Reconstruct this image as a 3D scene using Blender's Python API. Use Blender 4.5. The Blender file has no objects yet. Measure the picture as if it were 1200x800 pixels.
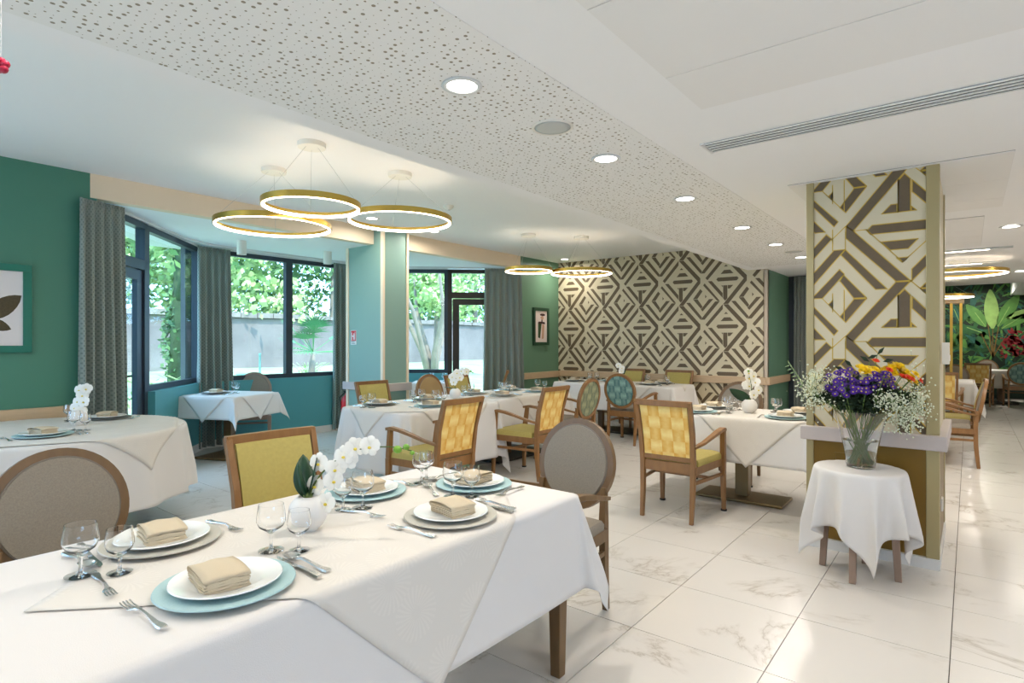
import bpy, bmesh, math, random
from mathutils import Vector, Matrix
R = math.radians
PI = math.pi
SC = bpy.context.scene
COL = SC.collection
random.seed(7)

# ------------------------------------------------------------------ camera, world, sun, exposure
cam_d = bpy.data.cameras.new('camera')
cam = bpy.data.objects.new('camera', cam_d)
COL.objects.link(cam)
cam.location = (0, 0, 1.3605)
cam.rotation_euler = (R(90), 0, 0.66953)
cam_d.sensor_fit = 'HORIZONTAL'
cam_d.sensor_width = 36
cam_d.lens = 677.04 / 1200 * 36
cam_d.shift_y = 1.07 / 1200
cam_d.clip_start = 0.02
cam_d.clip_end = 300
SC.camera = cam

world = bpy.data.worlds.new('sky')
SC.world = world
world.use_nodes = True
bg = world.node_tree.nodes['Background']
bg.inputs['Color'].default_value = (0.37, 0.63, 1.0, 1)
bg.inputs['Strength'].default_value = 6.0

sd = bpy.data.lights.new('sun', 'SUN')
sd.energy = 5.0
sd.color = (1.0, 0.95, 0.86)
sd.angle = R(1.0)
sun = bpy.data.objects.new('sun', sd)
COL.objects.link(sun)
sun.rotation_euler = (R(38), 0, R(62))     # from behind the building, high

SC.view_settings.view_transform = 'Standard'
SC.view_settings.look = 'None'
SC.view_settings.gamma = 1
SC.view_settings.exposure = 0.22
LAMP = 0.55

# ------------------------------------------------------------------ materials
def srgb(r, g, b):
    f = lambda c: (c / 255 / 12.92) if c / 255 <= 0.04045 else ((c / 255 + 0.055) / 1.055) ** 2.4
    return (f(r), f(g), f(b), 1)

def newmat(name):
    m = bpy.data.materials.new(name)
    m.use_nodes = True
    nt = m.node_tree
    return m, nt, nt.nodes['Principled BSDF']

def mat(name, col, rough=0.5, metal=0.0, var=0.0, scale=8.0, bump=0.0, bscale=200.0, stretch=None, trans=0.0, emis=None, es=0.0, sheen=0.0, sub=0.0):
    m, nt, p = newmat(name)
    p.inputs['Base Color'].default_value = col
    p.inputs['Roughness'].default_value = rough
    p.inputs['Metallic'].default_value = metal
    if trans: p.inputs['Transmission Weight'].default_value = trans
    if sheen: p.inputs['Sheen Weight'].default_value = sheen
    if emis:
        p.inputs['Emission Color'].default_value = emis
        p.inputs['Emission Strength'].default_value = es
    tc = nt.nodes.new('ShaderNodeTexCoord')
    src = tc.outputs['Object']
    if stretch:
        mp = nt.nodes.new('ShaderNodeMapping')
        mp.inputs['Scale'].default_value = stretch
        nt.links.new(src, mp.inputs[0]); src = mp.outputs[0]
    if var:
        n = nt.nodes.new('ShaderNodeTexNoise')
        n.inputs['Scale'].default_value = scale
        n.inputs['Detail'].default_value = 5
        nt.links.new(src, n.inputs['Vector'])
        cr = nt.nodes.new('ShaderNodeValToRGB')
        cr.color_ramp.elements[0].position = 0.3
        cr.color_ramp.elements[1].position = 0.7
        cr.color_ramp.elements[0].color = tuple(c * (1 - var) for c in col[:3]) + (1,)
        cr.color_ramp.elements[1].color = tuple(min(1, c * (1 + var * 0.6)) for c in col[:3]) + (1,)
        nt.links.new(n.outputs[0], cr.inputs[0])
        nt.links.new(cr.outputs[0], p.inputs['Base Color'])
    if bump:
        n2 = nt.nodes.new('ShaderNodeTexNoise')
        n2.inputs['Scale'].default_value = bscale
        nt.links.new(src, n2.inputs['Vector'])
        b = nt.nodes.new('ShaderNodeBump')
        b.inputs['Strength'].default_value = bump
        b.inputs['Distance'].default_value = 0.003
        nt.links.new(n2.outputs[0], b.inputs['Height'])
        nt.links.new(b.outputs[0], p.inputs['Normal'])
    return m

def mth(nt, op, a, b=None, clamp=False):
    n = nt.nodes.new('ShaderNodeMath'); n.operation = op; n.use_clamp = clamp
    for i, v in enumerate((a, b)):
        if v is None: continue
        if isinstance(v, (int, float)): n.inputs[i].default_value = v
        else: nt.links.new(v, n.inputs[i])
    return n.outputs[0]

def weave_mat(name, c_dark, c_light, s):
    """woven strip fabric: squares of s metres in alternating direction (object X/Z)"""
    m, nt, p = newmat(name)
    tc = nt.nodes.new('ShaderNodeTexCoord')
    sp = nt.nodes.new('ShaderNodeSeparateXYZ'); nt.links.new(tc.outputs['Object'], sp.inputs[0])
    x = mth(nt, 'DIVIDE', mth(nt, 'ADD', sp.outputs[0], 5.0), s); z = mth(nt, 'DIVIDE', mth(nt, 'ADD', sp.outputs[2], 5.0), s)
    par = mth(nt, 'MODULO', mth(nt, 'ADD', mth(nt, 'FLOOR', x), mth(nt, 'FLOOR', z)), 2.0)
    fx = mth(nt, 'FRACT', x); fz = mth(nt, 'FRACT', z)
    mx = nt.nodes.new('ShaderNodeMix'); mx.data_type = 'FLOAT'
    nt.links.new(par, mx.inputs[0]); nt.links.new(fx, mx.inputs[2]); nt.links.new(fz, mx.inputs[3])
    no = nt.nodes.new('ShaderNodeTexNoise'); no.inputs['Scale'].default_value = 30; no.inputs['Detail'].default_value = 4
    nt.links.new(tc.outputs['Object'], no.inputs['Vector'])
    f = mth(nt, 'ADD', mth(nt, 'ADD', mth(nt, 'MULTIPLY', par, 0.28), mth(nt, 'MULTIPLY', mth(nt, 'PINGPONG', mx.outputs[0], 0.5), 0.65)), mth(nt, 'MULTIPLY', no.outputs[0], 0.45))
    cr = nt.nodes.new('ShaderNodeValToRGB')
    cr.color_ramp.elements[0].position = 0.12; cr.color_ramp.elements[0].color = c_dark
    cr.color_ramp.elements[1].position = 0.85; cr.color_ramp.elements[1].color = c_light
    nt.links.new(f, cr.inputs[0]); nt.links.new(cr.outputs[0], p.inputs['Base Color'])
    p.inputs['Roughness'].default_value = 0.55
    return m

def marble_mat():
    m, nt, p = newmat('marble_tile')
    tc = nt.nodes.new('ShaderNodeTexCoord')
    oi = nt.nodes.new('ShaderNodeObjectInfo')
    va = nt.nodes.new('ShaderNodeVectorMath'); va.operation = 'ADD'
    cx = nt.nodes.new('ShaderNodeCombineXYZ')
    r = mth(nt, 'MULTIPLY', oi.outputs['Random'], 60.0)
    for i in range(3): nt.links.new(r, cx.inputs[i])
    nt.links.new(tc.outputs['Object'], va.inputs[0]); nt.links.new(cx.outputs[0], va.inputs[1])
    n1 = nt.nodes.new('ShaderNodeTexNoise'); n1.inputs['Scale'].default_value = 1.4; n1.inputs['Detail'].default_value = 7; n1.inputs['Roughness'].default_value = 0.62
    n1.inputs['Distortion'].default_value = 0.6
    nt.links.new(va.outputs[0], n1.inputs['Vector'])
    d = mth(nt, 'ABSOLUTE', mth(nt, 'SUBTRACT', n1.outputs[0], 0.5))
    cr = nt.nodes.new('ShaderNodeValToRGB')
    e = cr.color_ramp.elements
    e[0].position = 0.0; e[0].color = srgb(184, 176, 164)
    e[1].position = 0.04; e[1].color = srgb(216, 211, 204)
    x = e.new(0.010); x.color = srgb(206, 200, 192)
    nt.links.new(d, cr.inputs[0])
    n2 = nt.nodes.new('ShaderNodeTexNoise'); n2.inputs['Scale'].default_value = 2.4; n2.inputs['Detail'].default_value = 3
    nt.links.new(va.outputs[0], n2.inputs['Vector'])
    cr2 = nt.nodes.new('ShaderNodeValToRGB')
    cr2.color_ramp.elements[0].position = 0.47; cr2.color_ramp.elements[0].color = (0, 0, 0, 1)
    cr2.color_ramp.elements[1].position = 0.62; cr2.color_ramp.elements[1].color = (1, 1, 1, 1)
    nt.links.new(n2.outputs[0], cr2.inputs[0])
    mx = nt.nodes.new('ShaderNodeMix'); mx.data_type = 'RGBA'
    nt.links.new(cr2.outputs[0], mx.inputs[0])
    mx.inputs[6].default_value = srgb(216, 211, 204); nt.links.new(cr.outputs[0], mx.inputs[7])
    nt.links.new(mx.outputs[2], p.inputs['Base Color'])
    p.inputs['Roughness'].default_value = 0.24
    p.inputs['Specular IOR Level'].default_value = 0.4
    return m

def perforated_mat():
    m, nt, p = newmat('perforated_board')
    tc = nt.nodes.new('ShaderNodeTexCoord')
    sp = nt.nodes.new('ShaderNodeSeparateXYZ'); nt.links.new(tc.outputs['Object'], sp.inputs[0])
    cx = nt.nodes.new('ShaderNodeCombineXYZ')
    nt.links.new(sp.outputs[0], cx.inputs[0]); nt.links.new(sp.outputs[1], cx.inputs[1])
    vo = nt.nodes.new('ShaderNodeTexVoronoi'); vo.voronoi_dimensions = '2D'
    vo.inputs['Scale'].default_value = 1 / 0.034; vo.inputs['Randomness'].default_value = 0.55
    nt.links.new(cx.outputs[0], vo.inputs['Vector'])
    s2 = nt.nodes.new('ShaderNodeSeparateColor'); nt.links.new(vo.outputs['Color'], s2.inputs[0])
    # hole radius in cells: three drill sizes
    big = mth(nt, 'GREATER_THAN', s2.outputs[0], 0.72)
    mid = mth(nt, 'GREATER_THAN', s2.outputs[0], 0.38)
    rad = mth(nt, 'ADD', mth(nt, 'ADD', mth(nt, 'MULTIPLY', big, 0.085), mth(nt, 'MULTIPLY', mid, 0.06)), 0.06)
    hole = mth(nt, 'LESS_THAN', vo.outputs['Distance'], rad)
    mx = nt.nodes.new('ShaderNodeMix'); mx.data_type = 'RGBA'
    nt.links.new(hole, mx.inputs[0])
    mx.inputs[6].default_value = srgb(240, 239, 236); mx.inputs[7].default_value = srgb(150, 140, 122)
    nt.links.new(mx.outputs[2], p.inputs['Base Color'])
    p.inputs['Roughness'].default_value = 0.8
    return m

def damask_mat(name, base):
    m, nt, p = newmat(name)
    tc = nt.nodes.new('ShaderNodeTexCoord')
    mp = nt.nodes.new('ShaderNodeMapping'); nt.links.new(tc.outputs['UV'], mp.inputs[0])
    vo = nt.nodes.new('ShaderNodeTexVoronoi'); vo.voronoi_dimensions = '2D'; vo.inputs['Scale'].default_value = 5.5; vo.inputs['Randomness'].default_value = 0.6
    nt.links.new(mp.outputs[0], vo.inputs['Vector'])
    # petals fanning round each cell centre
    sub = nt.nodes.new('ShaderNodeVectorMath'); sub.operation = 'SUBTRACT'
    nt.links.new(mp.outputs[0], sub.inputs[0]); nt.links.new(vo.outputs['Position'], sub.inputs[1])
    sp = nt.nodes.new('ShaderNodeSeparateXYZ'); nt.links.new(sub.outputs[0], sp.inputs[0])
    an = mth(nt, 'ARCTAN2', sp.outputs[1], sp.outputs[0])
    pet = mth(nt, 'SINE', mth(nt, 'ADD', mth(nt, 'MULTIPLY', an, 26.0), mth(nt, 'MULTIPLY', vo.outputs['Distance'], 14.0)))
    ring = mth(nt, 'LESS_THAN', vo.outputs['Distance'], 0.42)
    ring2 = mth(nt, 'GREATER_THAN', vo.outputs['Distance'], 0.10)
    f = mth(nt, 'MULTIPLY', mth(nt, 'MULTIPLY', mth(nt, 'GREATER_THAN', pet, 0.1), ring), ring2)
    mx = nt.nodes.new('ShaderNodeMix'); mx.data_type = 'RGBA'; nt.links.new(f, mx.inputs[0])
    mx.inputs[6].default_value = base; mx.inputs[7].default_value = tuple(min(1, c * 1.035) for c in base[:3]) + (1,)
    nt.links.new(mx.outputs[2], p.inputs['Base Color'])
    r = mth(nt, 'ADD', mth(nt, 'MULTIPLY', f, -0.12), 0.75)
    nt.links.new(r, p.inputs['Roughness'])
    return m

def curtain_mat():
    m, nt, p = newmat('curtain_fabric')
    tc = nt.nodes.new('ShaderNodeTexCoord')
    mp = nt.nodes.new('ShaderNodeMapping'); nt.links.new(tc.outputs['UV'], mp.inputs[0])
    mp.inputs['Scale'].default_value = (34, 34, 34); mp.inputs['Rotation'].default_value = (0, 0, R(45))
    vo = nt.nodes.new('ShaderNodeTexVoronoi'); vo.voronoi_dimensions = '2D'; vo.distance = 'MANHATTAN'; vo.feature = 'F1'
    vo.inputs['Scale'].default_value = 1.0; vo.inputs['Randomness'].default_value = 0.0
    nt.links.new(mp.outputs[0], vo.inputs['Vector'])
    f = mth(nt, 'GREATER_THAN', vo.outputs['Distance'], 0.36)
    mx = nt.nodes.new('ShaderNodeMix'); mx.data_type = 'RGBA'; nt.links.new(f, mx.inputs[0])
    mx.inputs[6].default_value = srgb(108, 120, 114); mx.inputs[7].default_value = srgb(138, 147, 138)
    nt.links.new(mx.outputs[2], p.inputs['Base Color'])
    p.inputs['Roughness'].default_value = 0.6
    p.inputs['Sheen Weight'].default_value = 0.3
    return m

def glass_pane_mat():
    m, nt, p = newmat('window_glass')
    tr = nt.nodes.new('ShaderNodeBsdfTransparent'); tr.inputs[0].default_value = (0.93, 0.97, 0.96, 1)
    gl = nt.nodes.new('ShaderNodeBsdfGlossy'); gl.inputs['Roughness'].default_value = 0.02
    lw = nt.nodes.new('ShaderNodeLayerWeight'); lw.inputs['Blend'].default_value = 0.5
    mx = nt.nodes.new('ShaderNodeMixShader')
    nt.links.new(mth(nt, 'ADD', mth(nt, 'MULTIPLY', mth(nt, 'POWER', lw.outputs['Facing'], 4.0), 0.35), 0.02), mx.inputs[0]); nt.links.new(tr.outputs[0], mx.inputs[1]); nt.links.new(gl.outputs[0], mx.inputs[2])
    nt.links.new(mx.outputs[0], nt.nodes['Material Output'].inputs[0])
    return m

M = {}
M['white_ceiling'] = mat('white_ceiling_paint', srgb(246, 245, 244), 0.85)
M['white_panel'] = mat('white_metal_panel', srgb(240, 238, 235), 0.7)
M['groove'] = mat('panel_gap_dark', srgb(60, 58, 55), 0.8)
M['perf'] = perforated_mat()
M['bay_ceiling'] = mat('rough_white_plaster', srgb(244, 244, 246), 0.9, bump=0.8, bscale=90)
M['cream'] = mat('cream_beam_paint', srgb(240, 220, 192), 0.8)
M['green'] = mat('green_wall_paint', srgb(72, 130, 108), 0.45, var=0.03, scale=2)
M['green_far'] = mat('sage_green_paint', srgb(100, 138, 112), 0.45)
M['teal'] = mat('teal_parapet_paint', srgb(80, 152, 158), 0.5)
M['pillar_green'] = mat('pale_sage_pillar_paint', srgb(136, 168, 156), 0.5)
M['taupe_trim'] = mat('taupe_trim', srgb(196, 178, 158), 0.5, var=0.05, scale=20)
M['oak_rail'] = mat('pale_oak_rail', srgb(200, 172, 138), 0.5, var=0.08, scale=6, stretch=(1, 1, 8))
M['grey_rail'] = mat('grey_oak_rail', srgb(196, 184, 178), 0.5, var=0.06, scale=6)
M['champagne'] = mat('champagne_metal_trim', srgb(172, 158, 116), 0.4, 0.3)
M['bronze_panel'] = mat('bronze_gold_panel', srgb(128, 98, 36), 0.38, 0.35, var=0.08, scale=3)
M['marble'] = marble_mat()
M['grout'] = mat('grey_grout', srgb(92, 84, 76), 0.9)
M['skirting'] = mat('marble_skirting', srgb(220, 218, 214), 0.3, var=0.08, scale=5)
M['wp_beige'] = mat('wallpaper_cream', srgb(214, 202, 172), 0.7, bump=0.15, bscale=300)
M['wp_brown'] = mat('wallpaper_taupe', srgb(104, 88, 66), 0.6, var=0.05, scale=60)
M['wp_gold'] = mat('wallpaper_gold_line', srgb(206, 172, 72), 0.35, 0.5)
M['frame_dark'] = mat('dark_aluminium', srgb(62, 70, 80), 0.4, 0.4)
M['frame_bronze'] = mat('bronze_aluminium', srgb(58, 50, 44), 0.4, 0.4)
M['pane'] = glass_pane_mat()
M['curtain'] = curtain_mat()
M['wood'] = mat('honey_beech_wood', srgb(138, 98, 56), 0.4, var=0.16, scale=7, stretch=(4, 4, 0.8))
M['dark_wood'] = mat('walnut_wood', srgb(112, 84, 50), 0.42, var=0.15, scale=7, stretch=(4, 4, 0.8))
M['grey_wood'] = mat('greyed_oak_wood', srgb(150, 126, 110), 0.45, var=0.12, scale=7, stretch=(4, 4, 0.8))
M['olive'] = mat('olive_yellow_fabric', srgb(178, 162, 90), 0.75, var=0.06, scale=60, bump=0.3, bscale=500)
M['grey_fab'] = mat('warm_grey_fabric', srgb(140, 130, 116), 0.9, var=0.12, scale=180, bump=0.4, bscale=500)
M['warm_lit_grey_fab'] = mat('warm_lit_grey_fabric', srgb(168, 140, 96), 0.9, var=0.08, scale=180)  # grey chair fabric with the warm light on it put into the colour
M['piping'] = mat('grey_piping', srgb(116, 106, 94), 0.8)
M['weave_yellow'] = weave_mat('yellow_woven_fabric', srgb(214, 150, 28), srgb(240, 216, 140), 0.092)
M['weave_teal'] = weave_mat('teal_woven_fabric', srgb(28, 82, 88), srgb(140, 172, 158), 0.085)
M['weave_olive'] = weave_mat('sage_woven_fabric', srgb(70, 92, 76), srgb(158, 160, 124), 0.085)
M['cloth'] = mat('white_table_linen', srgb(218, 214, 210), 0.8, bump=0.15, bscale=400)
M['damask'] = damask_mat('ivory_damask', srgb(216, 210, 201))
M['napkin'] = mat('beige_linen', srgb(204, 188, 160), 0.85, bump=0.4, bscale=500)
M['porcelain'] = mat('white_porcelain', srgb(236, 238, 236), 0.12)
M['charger_blue'] = mat('pale_aqua_charger', srgb(166, 196, 198), 0.5, bump=0.4, bscale=160)
M['charger_grey'] = mat('pearl_grey_charger', srgb(190, 186, 174), 0.5, bump=0.4, bscale=160)
M['charger_dark'] = mat('slate_charger', srgb(120, 122, 116), 0.4)
M['steel'] = mat('polished_steel', srgb(220, 218, 214), 0.26, 1.0)
M['glass'] = mat('clear_glass', (1, 1, 1, 1), 0.0, trans=1.0)
M['glass'].node_tree.nodes['Principled BSDF'].inputs['IOR'].default_value = 1.45
M['water'] = mat('vase_water', (0.93, 1.0, 0.93, 1), 0.0, trans=1.0)
M['water'].node_tree.nodes['Principled BSDF'].inputs['IOR'].default_value = 1.33
M['pot_white'] = mat('matt_white_ceramic', srgb(232, 228, 222), 0.55)
M['petal_white'] = mat('white_petal', srgb(244, 242, 234), 0.6)
M['petal_yellow'] = mat('orchid_lip_yellow', srgb(228, 204, 70), 0.6)
M['leaf_dark'] = mat('dark_orchid_leaf', srgb(22, 62, 36), 0.35, var=0.15, scale=30)
M['stem'] = mat('green_brown_stem', srgb(86, 104, 44), 0.6)
M['bud'] = mat('green_bud', srgb(120, 168, 52), 0.5)
M['stem_green'] = mat('bouquet_stem', srgb(92, 122, 48), 0.6)
M['foliage'] = mat('bouquet_foliage', srgb(28, 50, 24), 0.7)
M['purple'] = mat('purple_aster', srgb(80, 34, 150), 0.6)
M['yellow_fl'] = mat('yellow_chrysanthemum', srgb(250, 214, 20), 0.6)
M['orange_fl'] = mat('orange_red_bloom', srgb(232, 70, 24), 0.6)
M['gyp'] = mat('small_white_bloom', srgb(222, 226, 200), 0.7)
M['cream_fl'] = mat('cream_snapdragon', srgb(238, 234, 196), 0.6)
M['brass'] = mat('brushed_brass', srgb(208, 172, 84), 0.3, 0.9)
M['led'] = mat('warm_led_diffuser', srgb(255, 240, 215), 0.5, emis=(1, 0.90, 0.76, 1), es=9.0)
M['downlight'] = mat('downlight_glass', srgb(255, 250, 240), 0.5, emis=(1, 0.95, 0.88, 1), es=9.0)
M['white_plastic'] = mat('white_plastic', srgb(236, 232, 222), 0.5)
M['speaker_grey'] = mat('speaker_grille', srgb(196, 198, 194), 0.6)
M['wire'] = mat('steel_wire', srgb(190, 190, 188), 0.4, 0.6)
M['black_slot'] = mat('black_slot', srgb(46, 44, 42), 0.7)
M['black_metal'] = mat('dark_table_base', srgb(56, 50, 42), 0.45, 0.4)
M['bronze_base'] = mat('bronze_base_plate', srgb(120, 100, 66), 0.35, 0.6, var=0.08, scale=5)
M['red'] = mat('safety_red', srgb(204, 30, 36), 0.4)
M['rubber'] = mat('black_rubber', srgb(28, 27, 26), 0.6)
M['frame_teal'] = mat('teal_picture_frame', srgb(18, 112, 92), 0.4)
M['frame_green'] = mat('dark_green_picture_frame', srgb(30, 70, 48), 0.4)
M['paper'] = mat('art_paper', srgb(228, 220, 218), 0.7)
M['paper_pink'] = mat('pinkish_art_paper', srgb(234, 216, 208), 0.7)
M['art_brown'] = mat('art_leaf_brown', srgb(84, 70, 44), 0.7, var=0.2, scale=90)
M['art_green'] = mat('art_green', srgb(52, 74, 40), 0.7)
M['art_dark'] = mat('art_dark_brown', srgb(66, 34, 32), 0.7)
M['art_skin'] = mat('art_beige', srgb(206, 160, 132), 0.7)
M['lawn'] = mat('lawn_grass', srgb(160, 180, 140), 0.9, var=0.25, scale=1.2)
M['garden_wall'] = mat('old_render_wall', srgb(134, 124, 120), 0.9, var=0.3, scale=0.8)
M['coping'] = mat('stone_coping', srgb(140, 130, 122), 0.9, var=0.3, scale=3)
M['facade'] = mat('pink_facade', srgb(226, 196, 180), 0.9)
M['bark'] = mat('tree_bark', srgb(150, 138, 124), 0.9, var=0.2, scale=4)
M['bark_dark'] = mat('ivy_covered_bark', srgb(70, 92, 60), 0.9, var=0.3, scale=6)
for n, c in (('leaf_a', (156, 186, 110)), ('leaf_b', (116, 154, 90)), ('leaf_c', (182, 204, 136)), ('leaf_d', (84, 124, 78)), ('palm', (96, 158, 104))):
    M[n] = mat('tree_' + n, srgb(*c), 0.6, var=0.3, scale=0.9)
M['shrub'] = mat('pale_shrub', srgb(170, 196, 140), 0.8, var=0.3, scale=2)
M['stone'] = mat('pale_stone', srgb(216, 208, 200), 0.8, var=0.1)
M['garden_green'] = mat('painted_green_metal', srgb(120, 168, 160), 0.5)
M['blue_night'] = mat('tinted_blue_glass', srgb(20, 66, 130), 0.08)
M['mural_dark'] = mat('mural_dark_green', srgb(22, 44, 28), 0.6, var=0.4, scale=3)
M['mural_a'] = mat('mural_leaf_green', srgb(96, 150, 70), 0.6, var=0.25, scale=6)
M['mural_b'] = mat('mural_leaf_deep', srgb(48, 100, 54), 0.6, var=0.3, scale=6)
M['mural_c'] = mat('mural_leaf_bright', srgb(156, 196, 108), 0.6, var=0.2, scale=6)
M['mural_d'] = mat('mural_frond_teal', srgb(40, 98, 84), 0.6, var=0.3, scale=6)
M['mural_red'] = mat('mural_crimson', srgb(150, 36, 44), 0.6, var=0.3, scale=12)
M['mural_brown'] = mat('mural_stalk', srgb(128, 96, 44), 0.6, var=0.3, scale=12)
M['mural_sky'] = mat('mural_pale', srgb(196, 210, 190), 0.6)
M['red_ornament'] = mat('crimson_paper', srgb(176, 20, 60), 0.4)
M['soft_white'] = mat('white_paint_trim', srgb(226, 226, 224), 0.6)

# ------------------------------------------------------------------ mesh builder
class MB:
    def __init__(s):
        s.v = []; s.f = []; s.mi = []; s.cur = 0; s.uv = None
    def face(s, idx): s.f.append(tuple(idx)); s.mi.append(s.cur)
    def add(s, vs, fs):
        o = len(s.v); s.v += [tuple(p) for p in vs]
        for f in fs: s.face([i + o for i in f])
    def box(s, x0, x1, y0, y1, z0, z1, mtx=None):
        vs = [(x, y, z) for z in (z0, z1) for y in (y0, y1) for x in (x0, x1)]
        if mtx: vs = [mtx @ Vector(p) for p in vs]
        s.add(vs, [(0, 2, 3, 1), (4, 5, 7, 6), (0, 1, 5, 4), (2, 6, 7, 3), (0, 4, 6, 2), (1, 3, 7, 5)])
        return s
    def prism(s, pts, z0, z1):
        n = len(pts)
        vs = [(p[0], p[1], z0) for p in pts] + [(p[0], p[1], z1) for p in pts]
        s.add(vs, [tuple(range(n - 1, -1, -1)), tuple(range(n, 2 * n))] + [(i, (i + 1) % n, (i + 1) % n + n, i + n) for i in range(n)])
        return s
    def bar(s, a, b, w, h=None, up=(0, 0, 1)):
        """box section from a to b, w wide, h deep; w,h may be (start,end)"""
        h = w if h is None else h
        a = Vector(a); b = Vector(b); d = (b - a).normalized(); u = Vector(up)
        if abs(d.dot(u)) > 0.99: u = Vector((0, 1, 0))
        x = d.cross(u).normalized(); y = x.cross(d).normalized()
        ws = w if isinstance(w, tuple) else (w, w); hs = h if isinstance(h, tuple) else (h, h)
        vs = []
        for p, ww, hh in ((a, ws[0], hs[0]), (b, ws[1], hs[1])):
            vs += [p + x * ww / 2 * i + y * hh / 2 * j for i, j in ((-1, -1), (1, -1), (1, 1), (-1, 1))]
        s.add(vs, [(3, 2, 1, 0), (4, 5, 6, 7), (0, 1, 5, 4), (1, 2, 6, 5), (2, 3, 7, 6), (3, 0, 4, 7)])
        return s
    def sweep(s, pts, sect, up=(0, 0, 1), closed=False, scales=None):
        """sweep a 2-D section (list of (a,b)) along points"""
        P = [Vector(p) for p in pts]; n = len(P); m = len(sect); o = len(s.v)
        for i, p in enumerate(P):
            if closed: d = P[(i + 1) % n] - P[i - 1]
            else: d = P[min(i + 1, n - 1)] - P[max(i - 1, 0)]
            d.normalize(); u = Vector(up)
            if abs(d.dot(u)) > 0.98: u = Vector((0.3, 1, 0))
            x = d.cross(u).normalized(); y = x.cross(d).normalized()
            k = scales[i] if scales else 1
            for a, b in sect: s.v.append(tuple(p + x * a * k + y * b * k))
        for i in range(n if closed else n - 1):
            for j in range(m):
                a = o + i * m + j; b = o + i * m + (j + 1) % m
                c = o + ((i + 1) % n) * m + (j + 1) % m; d2 = o + ((i + 1) % n) * m + j
                s.face((a, b, c, d2))
        if not closed:
            s.face([o + j for j in range(m)][::-1]); s.face([o + (n - 1) * m + j for j in range(m)])
        return s
    def tube(s, pts, r, seg=8, closed=False, scales=None, up=(0, 0, 1)):
        return s.sweep(pts, [(r * math.cos(2 * PI * k / seg), r * math.sin(2 * PI * k / seg)) for k in range(seg)], up, closed, scales)
    def lathe(s, prof, seg=24, c=(0, 0, 0), cap=True):
        o = len(s.v); n = len(prof)
        for r, z in prof:
            for k in range(seg):
                a = 2 * PI * k / seg; s.v.append((c[0] + r * math.cos(a), c[1] + r * math.sin(a), c[2] + z))
        for i in range(n - 1):
            for k in range(seg):
                k2 = (k + 1) % seg
                s.face((o + i * seg + k, o + i * seg + k2, o + (i + 1) * seg + k2, o + (i + 1) * seg + k))
        if cap:
            s.face([o + k for k in range(seg)][::-1]); s.face([o + (n - 1) * seg + k for k in range(seg)])
        return s
    def ball(s, c, r, seg=8, rings=6, sc=(1, 1, 1)):
        o = len(s.v)
        for i in range(1, rings):
            t = PI * i / rings
            for k in range(seg):
                a = 2 * PI * k / seg
                s.v.append((c[0] + r * sc[0] * math.sin(t) * math.cos(a), c[1] + r * sc[1] * math.sin(t) * math.sin(a), c[2] + r * sc[2] * math.cos(t)))
        t0 = len(s.v); s.v.append((c[0], c[1], c[2] + r * sc[2])); s.v.append((c[0], c[1], c[2] - r * sc[2]))
        for k in range(seg):
            k2 = (k + 1) % seg
            s.face((t0, o + k, o + k2)); s.face((t0 + 1, o + (rings - 2) * seg + k2, o + (rings - 2) * seg + k))
            for i in range(rings - 2): s.face((o + i * seg + k, o + (i + 1) * seg + k, o + (i + 1) * seg + k2, o + i * seg + k2))
        return s
    def xf(s, mtx, start=0):
        s.v[start:] = [tuple(mtx @ Vector(p)) for p in s.v[start:]]; return s
    def mesh(s, name, mats, smooth=False, bevel=0):
        me = bpy.data.meshes.new(name)
        me.from_pydata(s.v, [], s.f)
        mats = mats if isinstance(mats, (list, tuple)) else [mats]
        for m in mats: me.materials.append(m)
        if len(mats) > 1: me.polygons.foreach_set('material_index', s.mi)
        if s.uv:
            l = me.uv_layers.new(name='uv')
            for lp in me.loops: l.data[lp.index].uv = s.uv[lp.vertex_index]
        if smooth: me.polygons.foreach_set('use_smooth', [True] * len(me.polygons))
        me.update()
        if smooth == 'auto':
            me.set_sharp_from_angle(angle=R(40))
        return me
    def obj(s, name, mats, parent=None, smooth=False, bevel=0, loc=None, rz=0):
        o = bpy.data.objects.new(name, s.mesh(name, mats, smooth)); COL.objects.link(o)
        if parent: o.parent = parent
        if loc: o.location = loc
        if rz: o.rotation_euler = (0, 0, rz)
        if bevel:
            b = o.modifiers.new('bevel', 'BEVEL'); b.width = bevel; b.segments = 2; b.limit_method = 'ANGLE'; b.angle_limit = R(35)
        return o

def tag(o, label, cat, group=None, kind=None):
    o['label'] = label; o['category'] = cat
    if group: o['group'] = group
    if kind: o['kind'] = kind
    return o
def thing(name, label, cat, loc=(0, 0, 0), rz=0, group=None):
    o = bpy.data.objects.new(name, None); COL.objects.link(o)
    o.empty_display_size = 0.1; o.location = loc; o.rotation_euler = (0, 0, rz)
    return tag(o, label, cat, group)
def struct(o, label=None):
    o['kind'] = 'structure'
    if label: o['label'] = label
    return o
def kids(o):
    return [c for c in ALL if c.parent is o]
def dup(root, loc, rz, label):
    def rec(o, par):
        c = o.copy(); COL.objects.link(c)
        if par: c.parent = par
        for ch in list(o.children): rec(ch, c)
        return c
    r = rec(root, None); r.location = loc; r.rotation_euler = (0, 0, rz); r['label'] = label
    return r
def empty_struct(name, label=None):
    o = bpy.data.objects.new(name, None); COL.objects.link(o); return struct(o, label)

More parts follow.
